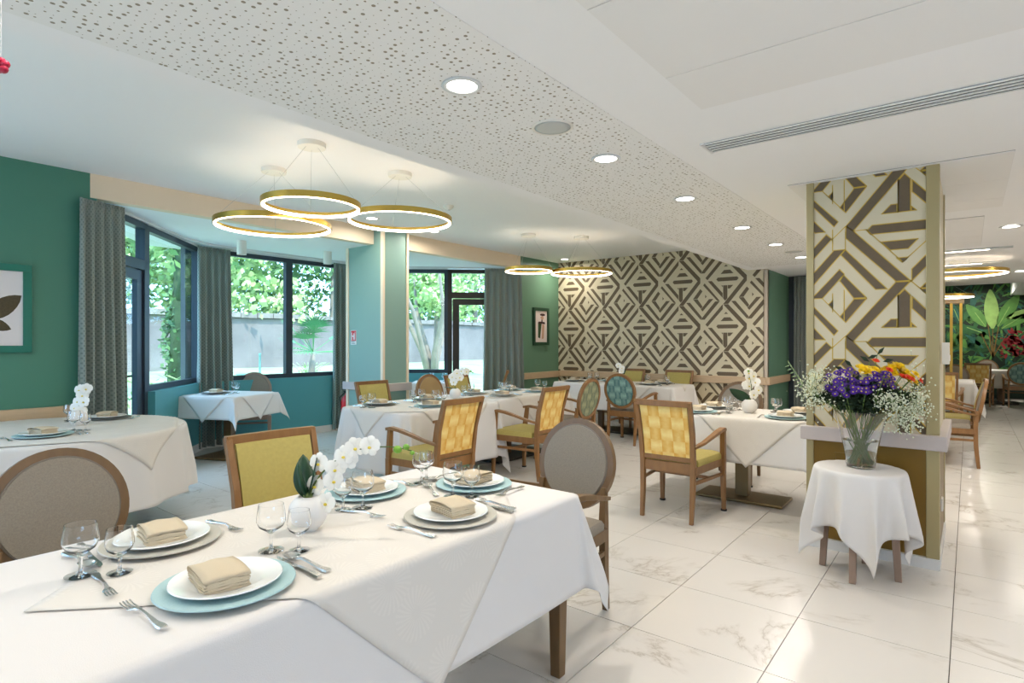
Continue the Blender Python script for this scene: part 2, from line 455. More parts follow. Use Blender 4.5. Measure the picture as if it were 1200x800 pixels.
# ------------------------------------------------------------------ room shell
ZC, ZR, ZB = 2.43, 2.82, 2.61          # dropped ceiling, raised ceiling, bay ceiling
XL = -5.95                              # left wall face
floor = struct(MB().box(-8.3, 3.2, -3.6, 18.6, -0.12, -0.006).obj('floor', M['grout']), 'white marble-look tiled floor')
tile_me = MB().box(-0.2982, 0.2982, -0.2982, 0.2982, -0.008, 0).mesh('tile', M['marble'])
cells = []
for i in range(-13, 8):
    for j in range(-11, 28):
        x = -1.265 + 0.6 * i + 0.3; y = 2.52 + 0.6 * j + 0.3
        if x < -8.1 or x > 3.1 or y > 18.4 or y < -3.4: continue
        zc = -0.6206 * x + 0.784 * y; xc = 0.784 * x + 0.6206 * y
        vis = zc > 0.8 and abs(xc / zc) < 0.95
        if x < XL and not (1.7 < y < 7.8): vis = False
        cells.append((0 if vis else 1, zc, x, y))
cells.sort()
rest = MB()
for n, (hid, zc, x, y) in enumerate(cells):
    if n < 300 and not hid:
        o = bpy.data.objects.new('tile', tile_me); COL.objects.link(o); o.parent = floor; o.location = (x, y, 0)
    else: rest.box(x - 0.2982, x + 0.2982, y - 0.2982, y + 0.2982, -0.008, 0)
o = rest.obj('tiles', M['marble'], floor); o['kind'] = 'stuff'

# ceilings
struct(MB().box(-6.06, -2.58, -3.6, 8.92, ZR, ZR + 0.12).obj('ceiling', M['white_ceiling']), 'raised white ceiling over the tables by the windows')
soff = struct(MB().box(-2.58, 3.2, -3.6, 13.7, ZC, ZR + 0.12).obj('ceiling', M['white_ceiling']), 'lower white ceiling over the aisle')
struct(MB().box(-2.58, 3.2, 13.7, 18.6, ZR - 0.02, ZR + 0.12).obj('ceiling', M['white_ceiling']), 'white ceiling at the far end before the mural')
struct(MB().box(0.78, 3.2, 14.2, 18.5, 2.5, ZR - 0.02).obj('ceiling', M['white_ceiling']), 'white bulkhead at far right')
MB().box(-2.44, -1.32, -3.5, 8.6, ZC - 0.003, ZC - 0.0005).obj('perforated_board', M['perf'], soff)
# metal ceiling panels with dark gaps
for (x0, x1, ys) in ((-0.96, 2.6, [-0.8, -0.2, 0.4, 1.0, 1.6, 2.21, 2.61]), (-0.97, 0.2, [4.25, 4.93, 5.56, 5.92]), (-0.5, 0.1, [6.3, 7.0, 7.4, 7.85, 8.2])):
    MB().box(x0 - 0.001, x1 + 0.001, ys[0] - 0.001, ys[-1] + 0.001, ZC - 0.0015, ZC - 0.0005).obj('panel_gap', M['groove'], soff)
    for a, b in zip(ys[:-1], ys[1:]):
        MB().box(x0, x1, a + 0.002, b - 0.002, ZC - 0.006, ZC - 0.0012).obj('ceiling_panel', M['white_panel'], soff)
# left wall with the raised dado
wl = struct(MB().box(XL - 0.12, XL, -0.2, 1.65, 0, ZR).box(XL - 0.12, XL, -3.6, -3.3, 0, ZR).box(XL - 0.12, XL, -3.3, -0.2, 0, 0.85).box(XL - 0.12, XL, -3.3, -0.2, 2.58, ZR).obj('wall_left', M['green']), 'green wall with the leaf picture')  # unseen opening at the near end added so skylight brightens the left ceiling
wl2 = struct(MB().box(XL - 0.12, XL, 7.75, 8.92, 0, ZR).obj('wall_left', M['green_far']), 'green wall with the small narrow picture')
wb = struct(MB().box(XL - 0.12, -2.31, 8.9, 9.0, 0, ZR).obj('wall_back', M['wp_beige']), 'wall papered in a geometric diamond pattern')
wg = struct(MB().box(-2.43, -2.31, 9.0, 10.2, 0, ZR).obj('wall_back', M['green_far']), 'short green wall beside the patterned wallpaper')
struct(MB().box(-2.36, -2.31, 8.9, 9.0, 0, ZR).box(-2.345, -2.3, 8.885, 8.92, 0, ZC).obj('trim_1', M['taupe_trim']))
# window wall behind the short green wall
wn = empty_struct('window_6', 'dark framed window with deep blue panes behind the flower column')
MB().box(-2.31, -0.9, 10.2, 10.26, 0, 0.06).box(-2.31, -0.9, 10.2, 10.26, 2.36, ZC).box(-2.31, -2.24, 10.2, 10.26, 0.06, 2.36).box(-1.97, -1.88, 10.2, 10.26, 0.06, 2.36).box(-1.3, -0.9, 10.2, 10.26, 0.06, 2.36).box(-2.24, -1.3, 10.2, 10.26, 1.98, 2.04).box(-2.24, -1.3, 10.2, 10.26, 0.8, 0.87).obj('window_frame', M['frame_dark'], wn)
MB().box(-2.26, -1.28, 10.225, 10.235, 0.05, 2.37).obj('pane', M['blue_night'], wn)
struct(MB().box(-0.95, -0.9, 10.26, 18.5, 0, ZR).obj('wall_back', M['green_far']), 'green wall of the far room')
wr = struct(MB().box(3.2, 3.3, 4.0, 18.6, 0, ZR).box(3.2, 3.3, -3.6, 4.0, 2.15, ZR).box(3.2, 3.3, -3.6, 4.0, 0, 0.9).box(3.2, 3.3, -3.6, -0.5, 0.9, 2.15).box(3.2, 3.3, 1.2, 4.0, 0.9, 2.15).obj('wall_right', M['soft_white']), 'unseen white wall with an opening added to let daylight in')  # out of view; opening added to light the room from the right
ws = struct(MB().box(XL, 3.3, -3.7, -3.6, 0, 1.1).box(XL, 3.3, -3.7, -3.6, 2.1, ZR).box(-3.5, 3.3, -3.7, -3.6, 1.1, 2.1).obj('wall_front', M['soft_white']), 'white wall behind the viewpoint')  # out of view; opening on the left added to let sky light in

# handrails (fixed to the walls)
def rail(pts, z0, z1, mt, parent, th=0.035):
    m = MB()
    h = (z1 - z0) / 2
    m.sweep([(x, y, (z0 + z1) / 2) for x, y in pts], [(-th / 2, -h), (th / 2, -h), (th / 2, h), (-th / 2, h)])
    return m.obj('handrail', mt, parent, bevel=0.006)
def rail_box(x0, x1, y0, y1, z0, z1, mt, parent): return MB().box(x0, x1, y0, y1, z0, z1).obj('handrail', mt, parent, bevel=0.008)
rail_box(XL, XL + 0.05, -3.5, 1.5, 0.73, 0.83, M['oak_rail'], wl)
rail_box(XL, XL + 0.05, 7.8, 8.9, 0.73, 0.84, M['oak_rail'], wl2)
rail_box(XL + 0.05, -2.31, 8.85, 8.9, 0.74, 0.85, M['oak_rail'], wb)
rail_box(-2.31, -2.26, 8.85, 10.1, 0.74, 0.85, M['oak_rail'], wg)
for o_, bb in ((wl, (XL, XL + 0.012, -3.5, 1.65)), (wl2, (XL, XL + 0.012, 7.75, 8.9)), (wb, (XL, -2.31, 8.888, 8.9)), (wg, (-2.31, -2.298, 8.9, 10.2))):
    struct(MB().box(*bb, 0, 0.1).obj('baseboard_' + ('left' if o_ in (wl, wl2) else 'back'), M['skirting']))

# cream beam across the bay
bm_ = struct(MB().box(-6.06, XL, 1.651, 4.68, ZB, ZR).box(-6.06, XL, 5.1, 7.75, ZB, ZR).obj('trim_2', M['cream']), 'cream beam over the window bay')
# bay roof / ceiling (with overhanging eave outside)
bay = [(-6.0, 1.4), (-8.15, 3.1), (-8.15, 6.3), (-6.0, 8.0)]
eave = [(-6.0, 1.1), (-8.5, 2.95), (-8.5, 6.45), (-6.0, 8.3)]
bc = struct(MB().prism([(-6.06, 1.2), (-6.06, 8.2), (-6.3, 8.2), (-8.1, 6.3), (-8.1, 3.1), (-6.3, 1.2)], ZB, ZB + 0.03).obj('ceiling', M['bay_ceiling']), 'textured white ceiling of the window bay')
struct(MB().prism(eave, ZB + 0.03, ZB + 0.2).obj('ceiling', M['soft_white']), 'roof slab with eave over the bay')
# gentle curtain track
MB().sweep([(-6.05, 1.75, ZB - 0.012), (-7.3, 2.95, ZB - 0.012), (-7.55, 3.35, ZB - 0.012), (-7.6, 4.0, ZB - 0.012), (-7.6, 5.8, ZB - 0.012), (-7.4, 6.25, ZB - 0.012), (-6.1, 7.5, ZB - 0.012)], [(-0.02, -0.012), (0.02, -0.012), (0.02, 0.012), (-0.02, 0.012)]).obj('curtain_track', M['soft_white'], bc)

# pillar between the two halves of the bay
pl = empty_struct('wall_pillar', 'pale green pillar with cream corner strips between the windows')
MB().box(-6.5, -5.77, 4.68, 5.08, 0, ZR).obj('pillar_core', M['pillar_green'], pl)
MB().box(-5.80, -5.755, 4.665, 4.70, 0, ZR).obj('corner_strip', M['cream'], pl)
MB().box(-5.80, -5.755, 5.06, 5.095, 0, ZR).obj('corner_strip', M['cream'], pl)
MB().box(-6.515, -6.47, 4.665, 4.70, 0, ZR).obj('corner_strip', M['cream'], pl)
MB().box(-6.56, -5.715, 4.64, 4.68, 0.74, 0.84).box(-5.77, -5.72, 4.64, 5.12, 0.74, 0.84).obj('handrail', M['grey_rail'], pl, bevel=0.006)

# windows: vertical frames between two plan points
def wall_panel(m, a, b, z0, z1, t0, t1):
    """box along a->b in plan, thickness t0..t1 to the outside (left of direction)"""
    d = (Vector(b) - Vector(a)).normalized(); n = Vector((d.y, -d.x)) * -1
    pts = [Vector(a) + n * t0, Vector(b) + n * t0, Vector(b) + n * t1, Vector(a) + n * t1]
    m.prism([(p.x, p.y) for p in pts][::-1], z0, z1)
def lerp(a, b, t): return (a[0] + (b[0] - a[0]) * t, a[1] + (b[1] - a[1]) * t)
def glazing(name, label, a, b, z0, z1, fm, muls=(), trans=(), fw=0.06, panes=True):
    L = math.dist(a, b); w = empty_struct(name, label)
    m = MB()
    wall_panel(m, a, b, z0, z0 + fw, -0.03, 0.04); wall_panel(m, a, b, z1 - fw, z1, -0.03, 0.04)
    for t in (0, 1): 
        q = lerp(a, b, fw / L * (1 if t == 0 else -1) + t); 
        if t == 0: wall_panel(m, a, q, z0 + fw, z1 - fw, -0.03, 0.04)
        else: wall_panel(m, q, b, z0 + fw, z1 - fw, -0.03, 0.04)
    m.obj('window_frame', fm, w)
    for t, mw in muls:
        m = MB(); wall_panel(m, lerp(a, b, t - mw / 2 / L), lerp(a, b, t + mw / 2 / L), z0 + fw, z1 - fw, -0.035, 0.045); m.obj('mullion', fm, w)
    for (t0, t1, z, h) in trans:
        m = MB(); wall_panel(m, lerp(a, b, t0), lerp(a, b, t1), z - h / 2, z + h / 2, -0.03, 0.04); m.obj('transom', fm, w)
    edges = [0] + [t for t, _ in muls] + [1]
    for t0, t1 in zip(edges[:-1], edges[1:]):
        m = MB(); wall_panel(m, lerp(a, b, t0 + 0.01), lerp(a, b, t1 - 0.01), z0 + 0.02, z1 - 0.02, 0.002, 0.008); m.obj('pane', M['pane'], w)
    return w
P1, P2, P3, P4 = (-5.98, 1.66), (-7.8, 3.3), (-7.8, 6.12), (-5.98, 7.74)
DR = 0.40
A1 = lerp(P1, P2, DR)
W1 = glazing('window_1', 'tall fixed window of the left splay beside the garden door', P2, A1, 0.85, ZB - 0.03, M['frame_dark'])
W2 = glazing('window_2', 'wide garden window in two panes behind the small square table', P3, P2, 0.85, ZB - 0.03, M['frame_dark'], muls=((1 - (4.58 - 3.3) / 2.82, 0.10),))
A2 = lerp(P4, P3, 0.49)
W3 = glazing('window_3', 'tall window of the right splay showing the tree trunks', A2, P3, 0.85, ZB - 0.03, M['frame_dark'])
for a, b, side in ((P2, A1, 'left'), (P3, P2, 'left'), (A2, P3, 'left')):
    m = MB(); wall_panel(m, a, b, 0.1, 0.85, -0.05, 0.12); struct(m.obj('wall_left', M['teal']), 'teal parapet under the ' + {P2: 'left splay window', P3: 'wide garden window', A2: 'right splay window'}[a])
    m = MB(); wall_panel(m, a, b, 0, 0.1, -0.07, 0.12); struct(m.obj('baseboard_left', M['skirting']))
    m = MB(); wall_panel(m, a, b, ZB - 0.03, ZB, -0.05, 0.06); struct(m.obj('trim_3', M['soft_white']))
    m = MB(); wall_panel(m, a, b, 0.835, 0.852, -0.09, 0.0); struct(m.obj('trim_4', M['frame_dark']))
def door(name, label, a, b, fm, hinge_left, leaf_t):
    L = math.dist(a, b); w = empty_struct(name, label)
    fw = 0.07
    m = MB()
    for t in (0, 1):
        q = lerp(a, b, t + (fw / L if t == 0 else -fw / L))
        wall_panel(m, *((a, q) if t == 0 else (q, b)), 0, ZB - 0.03, -0.04, 0.05)
    wall_panel(m, a, b, ZB - 0.09, ZB - 0.03, -0.04, 0.05); wall_panel(m, a, b, 2.10, 2.20, -0.04, 0.05)
    m.obj('door_frame', fm, w)
    a2 = lerp(a, b, (fw + 0.01) / L); b2 = lerp(a, b, 1 - (fw + 0.01) / L); l2 = math.dist(a2, b2); s = 0.11
    m = MB()
    wall_panel(m, a2, lerp(a2, b2, s / l2), 0.02, 2.09, -0.02, 0.03); wall_panel(m, lerp(a2, b2, 1 - s / l2), b2, 0.02, 2.09, -0.02, 0.03)
    for z0, z1 in ((0.02, 0.13), (1.99, 2.09)): wall_panel(m, lerp(a2, b2, s / l2), lerp(a2, b2, 1 - s / l2), z0, z1, -0.02, 0.03)
    leaf = m.obj('door_leaf', fm, w)
    m = MB(); wall_panel(m, lerp(a2, b2, 0.1), lerp(a2, b2, 0.9), 0.12, 2.0, 0.002, 0.008); m.obj('pane', M['pane'], leaf)
    m = MB(); wall_panel(m, lerp(a, b, 0.04), lerp(a, b, 0.96), 2.19, ZB - 0.08, 0.002, 0.008); m.obj('pane', M['pane'], w)
    t = 1 - 0.05 / l2 if hinge_left else 0.05 / l2
    p = Vector(lerp(a2, b2, t)); d = (Vector(b) - Vector(a)).normalized(); n = Vector((d.y, -d.x))
    q = p + n * 0.06; e = q + d * (-0.12 if hinge_left else 0.12)
    h = MB(); h.tube([(p.x + n.x * 0.02, p.y + n.y * 0.02, 1.02), (q.x, q.y, 1.02), (e.x, e.y, 1.02)], 0.010, 8)
    k = p + n * 0.03; h.ball((k.x, k.y, 0.9), 0.016)
    h.obj('door_handle', M['rubber'], leaf, smooth=True)
    m = MB(); wall_panel(m, lerp(a2, b2, 0.3), lerp(a2, b2, 0.75), 2.03, 2.085, -0.06, -0.02); m.obj('door_closer', M['rubber'], leaf)
    return w
door('door_1', 'dark framed glass garden door beside the left curtain', A1, P1, M['frame_dark'], False, 0)
door('door_2', 'bronze framed glass garden door in the right splay', P4, A2, M['frame_bronze'], False, 0)
struct(MB().box(-5.99, XL - 0.002, 1.651, 1.70, 0, ZB).obj('trim_5', M['green']))
struct(MB().box(-8.0, -7.86, 3.2, 3.4, 0, ZB).box(-8.0, -7.86, 6.02, 6.22, 0, ZB).obj('trim_6', M['frame_dark']))

# ------------------------------------------------------------------ wallpaper pattern (0.70 x 0.715 repeat)
WP = [
 [(0.578, 1.735), (0.503, 1.735), (0.231, 1.400), (0.274, 1.365)],
 [(0.515, 1.650), (0.548, 1.687), (0.578, 1.650), (0.578, 1.453), (0.515, 1.453)],
 [(0.477, 1.505), (0.509, 1.505), (0.509, 1.453), (0.428, 1.453)],
 [(0.377, 1.389), (0.656, 1.389), (0.682, 1.358), (0.662, 1.331), (0.369, 1.331), (0.349, 1.358)],
 [(0.586, 1.642), (0.812, 1.376), (0.752, 1.376), (0.586, 1.569)],
 [(0.583, 1.480), (0.608, 1.453), (0.583, 1.453)],
 [(0.424, 1.278), (0.616, 1.278), (0.566, 1.222), (0.474, 1.222)],
 [(0.506, 1.170), (0.566, 1.170), (0.536, 1.140)],
 [(0.231, 2.115), (0.274, 2.080), (0.578, 1.740), (0.503, 1.740), (0.231, 2.037)],
 [(0.229, 1.963), (0.203, 1.931), (0.396, 1.694), (0.458, 1.694)],
 [(0.227, 1.965), (0.163, 1.965), (-0.071, 1.691), (0.0, 1.691)],
 [(0.195, 1.837), (0.223, 1.805), (0.095, 1.651), (0.028, 1.651)],
 [(0.197, 1.761), (0.219, 1.799), (0.347, 1.645), (0.276, 1.645)],
 [(0.278, 1.640), (0.347, 1.640), (0.231, 1.489), (0.197, 1.526)],
 [(-0.035, 1.686), (0.187, 1.435), (0.163, 1.405), (-0.071, 1.686)],
 [(0.118, 1.360), (0.151, 1.326), (-0.116, 1.021), (-0.116, 1.095)],
 [(0.155, 1.636), (0.155, 1.582), (0.130, 1.611)],
]
WL = [((0.155, 2.10), (0.155, 1.965)), ((0.229, 2.08), (0.229, 1.965)), ((0.155, 1.68), (0.155, 1.56)), ((0.222, 1.70), (0.222, 1.50)), ((0.515, 1.653), (0.515, 1.453)), ((0.278, 2.08), (0.345, 2.08)),
      ((0.345, 2.08), (0.536, 1.86)), ((0.096, 1.65), (0.197, 1.53)), ((0.582, 1.735), (0.70, 1.61)), ((0.229, 1.40), (0.15, 1.32)), ((0.536, 1.855), (0.70, 2.02))]
def clip(poly, x0, x1, z0, z1):
    for ax, val, sg in ((0, x0, 1), (0, x1, -1), (1, z0, 1), (1, z1, -1)):
        out = []
        for i, p in enumerate(poly):
            q = poly[(i + 1) % len(poly)]
            dp = (p[ax] - val) * sg; dq = (q[ax] - val) * sg
            if dp >= 0: out.append(p)
            if dp * dq < 0:
                t = dp / (dp - dq); out.append((p[0] + (q[0] - p[0]) * t, p[1] + (q[1] - p[1]) * t))
        poly = out
        if len(poly) < 3: return []
    return poly
def wallpaper(x0, x1, z0, z1, ox, oz, flip, yw, px, pz, gold, gw, parent, name):
    """print polygons on the plane y=yw facing -y; (ox,oz) is where pattern node (0.578,1.735) falls"""
    mb = MB(); sg = -1 if flip else 1
    n = 12
    def T(p, i, k): return (ox + sg * (p[0] - 0.578) * px / 0.70 + i * px, oz + sg * (p[1] - 1.735) * pz / 0.715 + k * pz)
    def put(poly, y, mi):
        poly = clip(poly, x0, x1, z0, z1)
        if len(poly) < 3: return
        a = sum(poly[i][0] * poly[(i + 1) % len(poly)][1] - poly[(i + 1) % len(poly)][0] * poly[i][1] for i in range(len(poly)))
        if a < 0: poly = poly[::-1]
        o = len(mb.v); mb.v += [(p[0], y, p[1]) for p in poly]; mb.cur = mi; mb.face(range(o, o + len(poly)))
    def line(a, b, y, mi):
        d = Vector((b[0] - a[0], b[1] - a[1]))
        if d.length < 1e-4: return
        d.normalize(); w = Vector((-d.y, d.x)) * gw / 2; e = d * gw / 2
        A = Vector(a) - e; B = Vector(b) + e
        put([tuple(A - w), tuple(B - w), tuple(B + w), tuple(A + w)], y, mi)
    for i in range(-n, n + 1):
        for k in range(-6, 7):
            if ox + i * px > x1 + 1.5 or ox + i * px < x0 - 1.5 or oz + k * pz > z1 + 1.5 or oz + k * pz < z0 - 1.5: continue
            for pl_ in WP:
                q = [T(p, i, k) for p in pl_]
                put(q, yw - 0.0012, 0)
                if gold:
                    for a, b in zip(q, q[1:] + q[:1]): line(a, b, yw - 0.0018, 1)
            if gold:
                for a, b in WL: line(T(a, i, k), T(b, i, k), yw - 0.0018, 1)
    return mb.obj(name, [M['wp_brown'], M['wp_gold']], parent)
wallpaper(XL, -2.35, 0.1, ZR, -3.64, 1.945, True, 8.9, 0.70, 0.72, False, 0, wb, 'wallpaper_print')

# ------------------------------------------------------------------ the column with the gold patterned paper
cx0, cx1, cy0, cy1 = -0.86, -0.15, 4.29, 5.25
colm = empty_struct('wall_column', 'square column papered in taupe and cream with gold lines over a bronze base')
MB().box(cx0 + 0.005, cx1 - 0.005, cy0, cy1, 0.0, ZC).obj('column_core', M['wp_beige'], colm)
wallpaper(cx0 + 0.045, cx1 - 0.05, 0.80, ZC, -0.86 + 0.578, 1.735, False, cy0, 0.70, 0.7125, True, 0.0055, colm, 'wallpaper_print')
MB().box(cx0 + 0.04, cx1 - 0.04, cy0 - 0.006, cy0, 0.07, 0.715).box(cx1 - 0.005, cx1 + 0.006, cy0 + 0.05, cy1 - 0.05, 0.07, 0.715).obj('base_panel', M['bronze_panel'], colm)
MB().box(cx1 - 0.005, cx1 + 0.003, cy0 + 0.05, cy1 - 0.05, 0.8, ZC).obj('side_panel', M['wp_beige'], colm)
for bx in ((cx0, cx0 + 0.045, cy0 - 0.014, cy0 + 0.03), (cx1 - 0.055, cx1 + 0.012, cy0 - 0.014, cy0 + 0.05), (cx1 - 0.04, cx1 + 0.012, cy1 - 0.05, cy1 + 0.01)):
    MB().box(*bx, 0.06, ZC).obj('corner_strip', M['champagne'], colm, bevel=0.004)
MB().box(cx0 - 0.03, cx1 + 0.05, cy0 - 0.05, cy0, 0.715, 0.805).box(cx1, cx1 + 0.05, cy0, cy1, 0.715, 0.805).obj('handrail', M['grey_rail'], colm, bevel=0.006)
MB().box(cx0 - 0.005, cx1 + 0.015, cy0 - 0.02, cy0, 0, 0.065).box(cx1, cx1 + 0.015, cy0, cy1, 0, 0.065).obj('skirting', M['skirting'], colm)
# narrow raised beading of an access hatch on the bronze base
h = MB()
for a, b in (((-0.69, 0.64), (-0.46, 0.64)), ((-0.69, 0.30), (-0.46, 0.30)), ((-0.69, 0.30), (-0.69, 0.64)), ((-0.46, 0.30), (-0.46, 0.64))): h.bar((a[0], cy0 - 0.009, a[1]), (b[0], cy0 - 0.009, b[1]), 0.010, 0.006)
h.obj('hatch_beading', M['bronze_panel'], colm)
tag(MB().box(cx1 + 0.012, cx1 + 0.05, 4.62, 4.72, 1.22, 1.36).box(cx1 + 0.05, cx1 + 0.054, 4.64, 4.70, 1.24, 1.28).obj('soap_dispenser', M['white_plastic'], bevel=0.006), 'small white wall box on the right side of the patterned column', 'dispenser')
tag(MB().box(cx1 + 0.006, cx1 + 0.018, 4.6, 4.68, 0.28, 0.36).obj('wall_socket', M['white_plastic'], bevel=0.003), 'white socket low on the right side of the column', 'socket')

# ------------------------------------------------------------------ far end: mural
wm = struct(MB().box(-0.95, 3.3, 18.5, 18.62, 0, ZR).obj('wall_mural', M['mural_dark']), 'end wall covered by a tropical jungle mural')
mb = MB(); rnd = random.Random(3)
def leaf2(base, ang, L, W, mi, y, rib=True, split=0):
    d = Vector((math.cos(ang), math.sin(ang))); n = Vector((-d.y, d.x)); k = 8; lft = []; rgt = []
    for i in range(k + 1):
        t = i / k; w = W * math.sin(PI * min(1, t * 0.96 + 0.02)) ** 0.7 * (1 - 0.25 * t)
        c = Vector(base) + d * L * t + Vector((0, -0.22 * L * t * t)) * abs(d.x)
        lft.append(c + n * w); rgt.append(c - n * w)
    pts = rgt + lft[::-1]
    for i in range(k):
        q = [rgt[i], rgt[i + 1], lft[i + 1], lft[i]]; o = len(mb.v)
        q = [(min(1.9, max(-0.9, p.x)), min(ZR - 0.02, max(0.0, p.y))) for p in q]
        mb.v += [(p[0], y, p[1]) for p in q]; mb.cur = mi; mb.face((o, o + 1, o + 2, o + 3))
for i in range(340):
    x = rnd.uniform(-0.9, 1.8); z = rnd.uniform(0.3, 2.7)
    leaf2((x, z), rnd.uniform(0.1, 3.0), rnd.uniform(0.2, 0.5), rnd.uniform(0.012, 0.04), rnd.choice([1, 1, 3, 0]), 18.498 - i * 1e-5)
def frond(x, z, ang, L, mi, y):
    for t in range(1, 14):
        for sgn in (-1, 1):
            c = (x + math.cos(ang) * L * t / 14, z + math.sin(ang) * L * t / 14 - 0.15 * L * (t / 14) ** 2)
            leaf2(c, ang + sgn * 0.9, L * 0.3 * (1 - t / 18), 0.010, mi, y)
for (x, z) in ((-0.4, 1.25), (0.05, 1.15), (1.3, 1.4), (-0.1, 1.9), (1.5, 1.9)):
    for a in range(7): frond(x, z, 0.3 + a * 0.4, 0.5, rnd.choice([0, 1, 3]), 18.493)
for k, (dx, dz) in enumerate(((-0.25, 0.5), (0.28, 0.45), (-0.1, 0.75), (0.12, 0.7), (0.0, 0.6))):
    for s in range(6):
        a = (0.45 + s * 0.003, 1.15, 0); mb.cur = 5
    o = len(mb.v); mb.v += [(0.44, 18.49, 1.0), (0.47, 18.49, 1.0), (0.46 + dx * 1.1, 18.49, 1.2 + dz), (0.45 + dx * 1.1, 18.49, 1.2 + dz)]; mb.face((o, o + 1, o + 2, o + 3))
for (bx, bz, an, L, W, mi) in ((0.32, 1.75, 2.1, 0.75, 0.14, 0), (0.45, 1.7, 1.62, 0.98, 0.16, 2), (0.55, 1.75, 1.15, 0.95, 0.15, 0), (0.62, 1.7, 0.65, 0.85, 0.12, 0), (0.25, 1.6, 2.7, 0.6, 0.11, 1), (0.7, 1.95, 0.35, 0.9, 0.13, 2), (0.9, 1.5, 0.8, 0.8, 0.12, 1), (-0.2, 1.9, 1.9, 0.6, 0.08, 3)):
    leaf2((bx, bz), an, L, W, mi, 18.488)
    d = Vector((math.cos(an), math.sin(an))); n = Vector((-d.y, d.x)) * 0.006; o = len(mb.v)
    for p in (Vector((bx, bz)) - n, Vector((bx, bz)) + d * L * 0.55 - n, Vector((bx, bz)) + d * L * 0.55 + n, Vector((bx, bz)) + n): mb.v.append((p.x, 18.486, min(p.y, ZR - 0.02)))
    mb.cur = 2; mb.face((o, o + 1, o + 2, o + 3))
for i in range(26):
    leaf2((rnd.uniform(-0.6, 1.6), rnd.uniform(1.2, 2.2)), rnd.uniform(0.3, 2.8), rnd.uniform(0.35, 0.6), rnd.uniform(0.05, 0.09), rnd.choice([0, 1, 1, 3]), 18.4925)
for i in range(60):
    leaf2((rnd.uniform(0.68, 1.15), rnd.uniform(0.95, 1.6)), rnd.uniform(0, 3), 0.14, 0.03, 4, 18.485)
for i in range(14): leaf2((0.66 + rnd.uniform(-0.02, 0.02), 1.0 + i * 0.035), rnd.choice([0.3, 2.8]), 0.07, 0.015, 4, 18.484)
mb.obj('mural_print', [M['mural_a'], M['mural_b'], M['mural_c'], M['mural_d'], M['mural_red'], M['mural_brown']], wm)

# ------------------------------------------------------------------ ceiling fittings
def downlight(x, y, z, label, power):
    t = thing('downlight', label, 'light', (x, y, z), 0, 'recessed round ceiling downlights')
    MB().lathe([(0.062, 0.002), (0.082, -0.001), (0.085, -0.006), (0.064, -0.008), (0.062, 0.002)], 28, cap=False).obj('trim_ring', M['soft_white'], t, smooth=True)
    MB().lathe([(0.0, -0.002), (0.063, -0.002), (0.063, -0.0045), (0.0, -0.0045)], 28, cap=False).obj('diffuser', M['downlight'], t)
    ld = bpy.data.lights.new('downlight_lamp', 'AREA'); ld.shape = 'DISK'; ld.size = 0.12; ld.energy = power * LAMP; ld.color = (1, 0.93, 0.84); ld.spread = R(170)
    lo = bpy.data.objects.new('lamp', ld); COL.objects.link(lo); lo.parent = t; lo.location = (0, 0, -0.012)
    return t
ords = ['nearest', 'second nearest', 'third', 'fourth', 'fifth', 'farthest']
for k, y in enumerate((1.75, 2.96, 4.15, 5.52, 6.7, 7.9)):
    downlight(-1.65, y, ZC - 0.003, 'round downlight in the perforated ceiling, %s of the row of six' % ords[k], 20)
for k, (x, y) in enumerate(((-5.5, 4.3), (-5.5, 5.3), (-5.55, 8.5))):
    downlight(x, y, ZR, ['round downlight in the raised ceiling just before the window pillar', 'round downlight in the raised ceiling just past the window pillar', 'round downlight in the raised ceiling near the corner of the patterned wall'][k], 16)
for k, (x, y) in enumerate(((-1.65, 0.4), (-1.65, -0.9), (1.5, 0.6), (1.5, 3.0), (1.5, -1.5), (1.3, 6.0), (1.3, 9.0), (0.6, 11.5), (0.3, 7.0), (-4.3, -0.8), (0.9, 15.6), (0.1, 17.3))):  # downlights added to light the rest of the room and brighten the mural
    downlight(x, y, ZC - 0.003 if x > -2.5 and y < 13.7 else ZR - (0.021 if y > 13 else 0), 'added round ceiling downlight outside the dining corner, %s' % ['above the foreground table', 'behind the viewpoint over the aisle', 'right of the viewpoint', 'right of the slot diffuser', 'far behind the viewpoint on the right', 'right of the column', 'farther right of the column', 'over the far room table', 'just behind the column', 'over the left wall picture', 'before the mural on the right', 'close to the mural'][k], 10 if k == 0 else (60 if k >= 10 else 26))
for k, y in enumerate((2.37, 7.38)):
    t = thing('ceiling_speaker', 'round flush ceiling speaker ' + ('between the two nearest downlights' if k == 0 else 'near the far end of the downlight row'), 'speaker', (-1.62, y, ZC - 0.003), 0, 'round ceiling speakers')
    MB().lathe([(0.0, -0.004), (0.088, -0.004), (0.098, -0.007), (0.104, -0.004), (0.104, 0.0)], 32, cap=False).obj('rim', M['white_plastic'], t, smooth=True)
    MB().lathe([(0.0, -0.008), (0.07, -0.007), (0.09, -0.0045), (0.0, -0.0045)], 32, cap=False).obj('grille', M['speaker_grey'], t, smooth=True)
t = thing('slot_diffuser', 'long white ceiling air diffuser with four dark slots', 'air vent', (-1.12, 3.08, ZC))
MB().box(0, 3.4, 0, 0.16, -0.004, -0.0005).obj('backing', M['black_slot'], t)
for k in range(5): MB().box(-0.015, 3.4, -0.007 + k * 0.038, 0.007 + k * 0.038, -0.009, -0.0042).obj('slat', M['white_panel'], t)
MB().box(-0.02, 0.0, -0.012, 0.165, -0.009, -0.0005).obj('end_cap', M['white_panel'], t)
t = thing('smoke_detector', 'small white smoke detector on the raised ceiling right of the ring lamps', 'detector', (-4.36, 4.42, ZR))
MB().lathe([(0.0, -0.045), (0.03, -0.042), (0.035, -0.03), (0.05, -0.022), (0.052, 0.0)], 20, cap=False).obj('detector_body', M['white_plastic'], t, smooth=True)
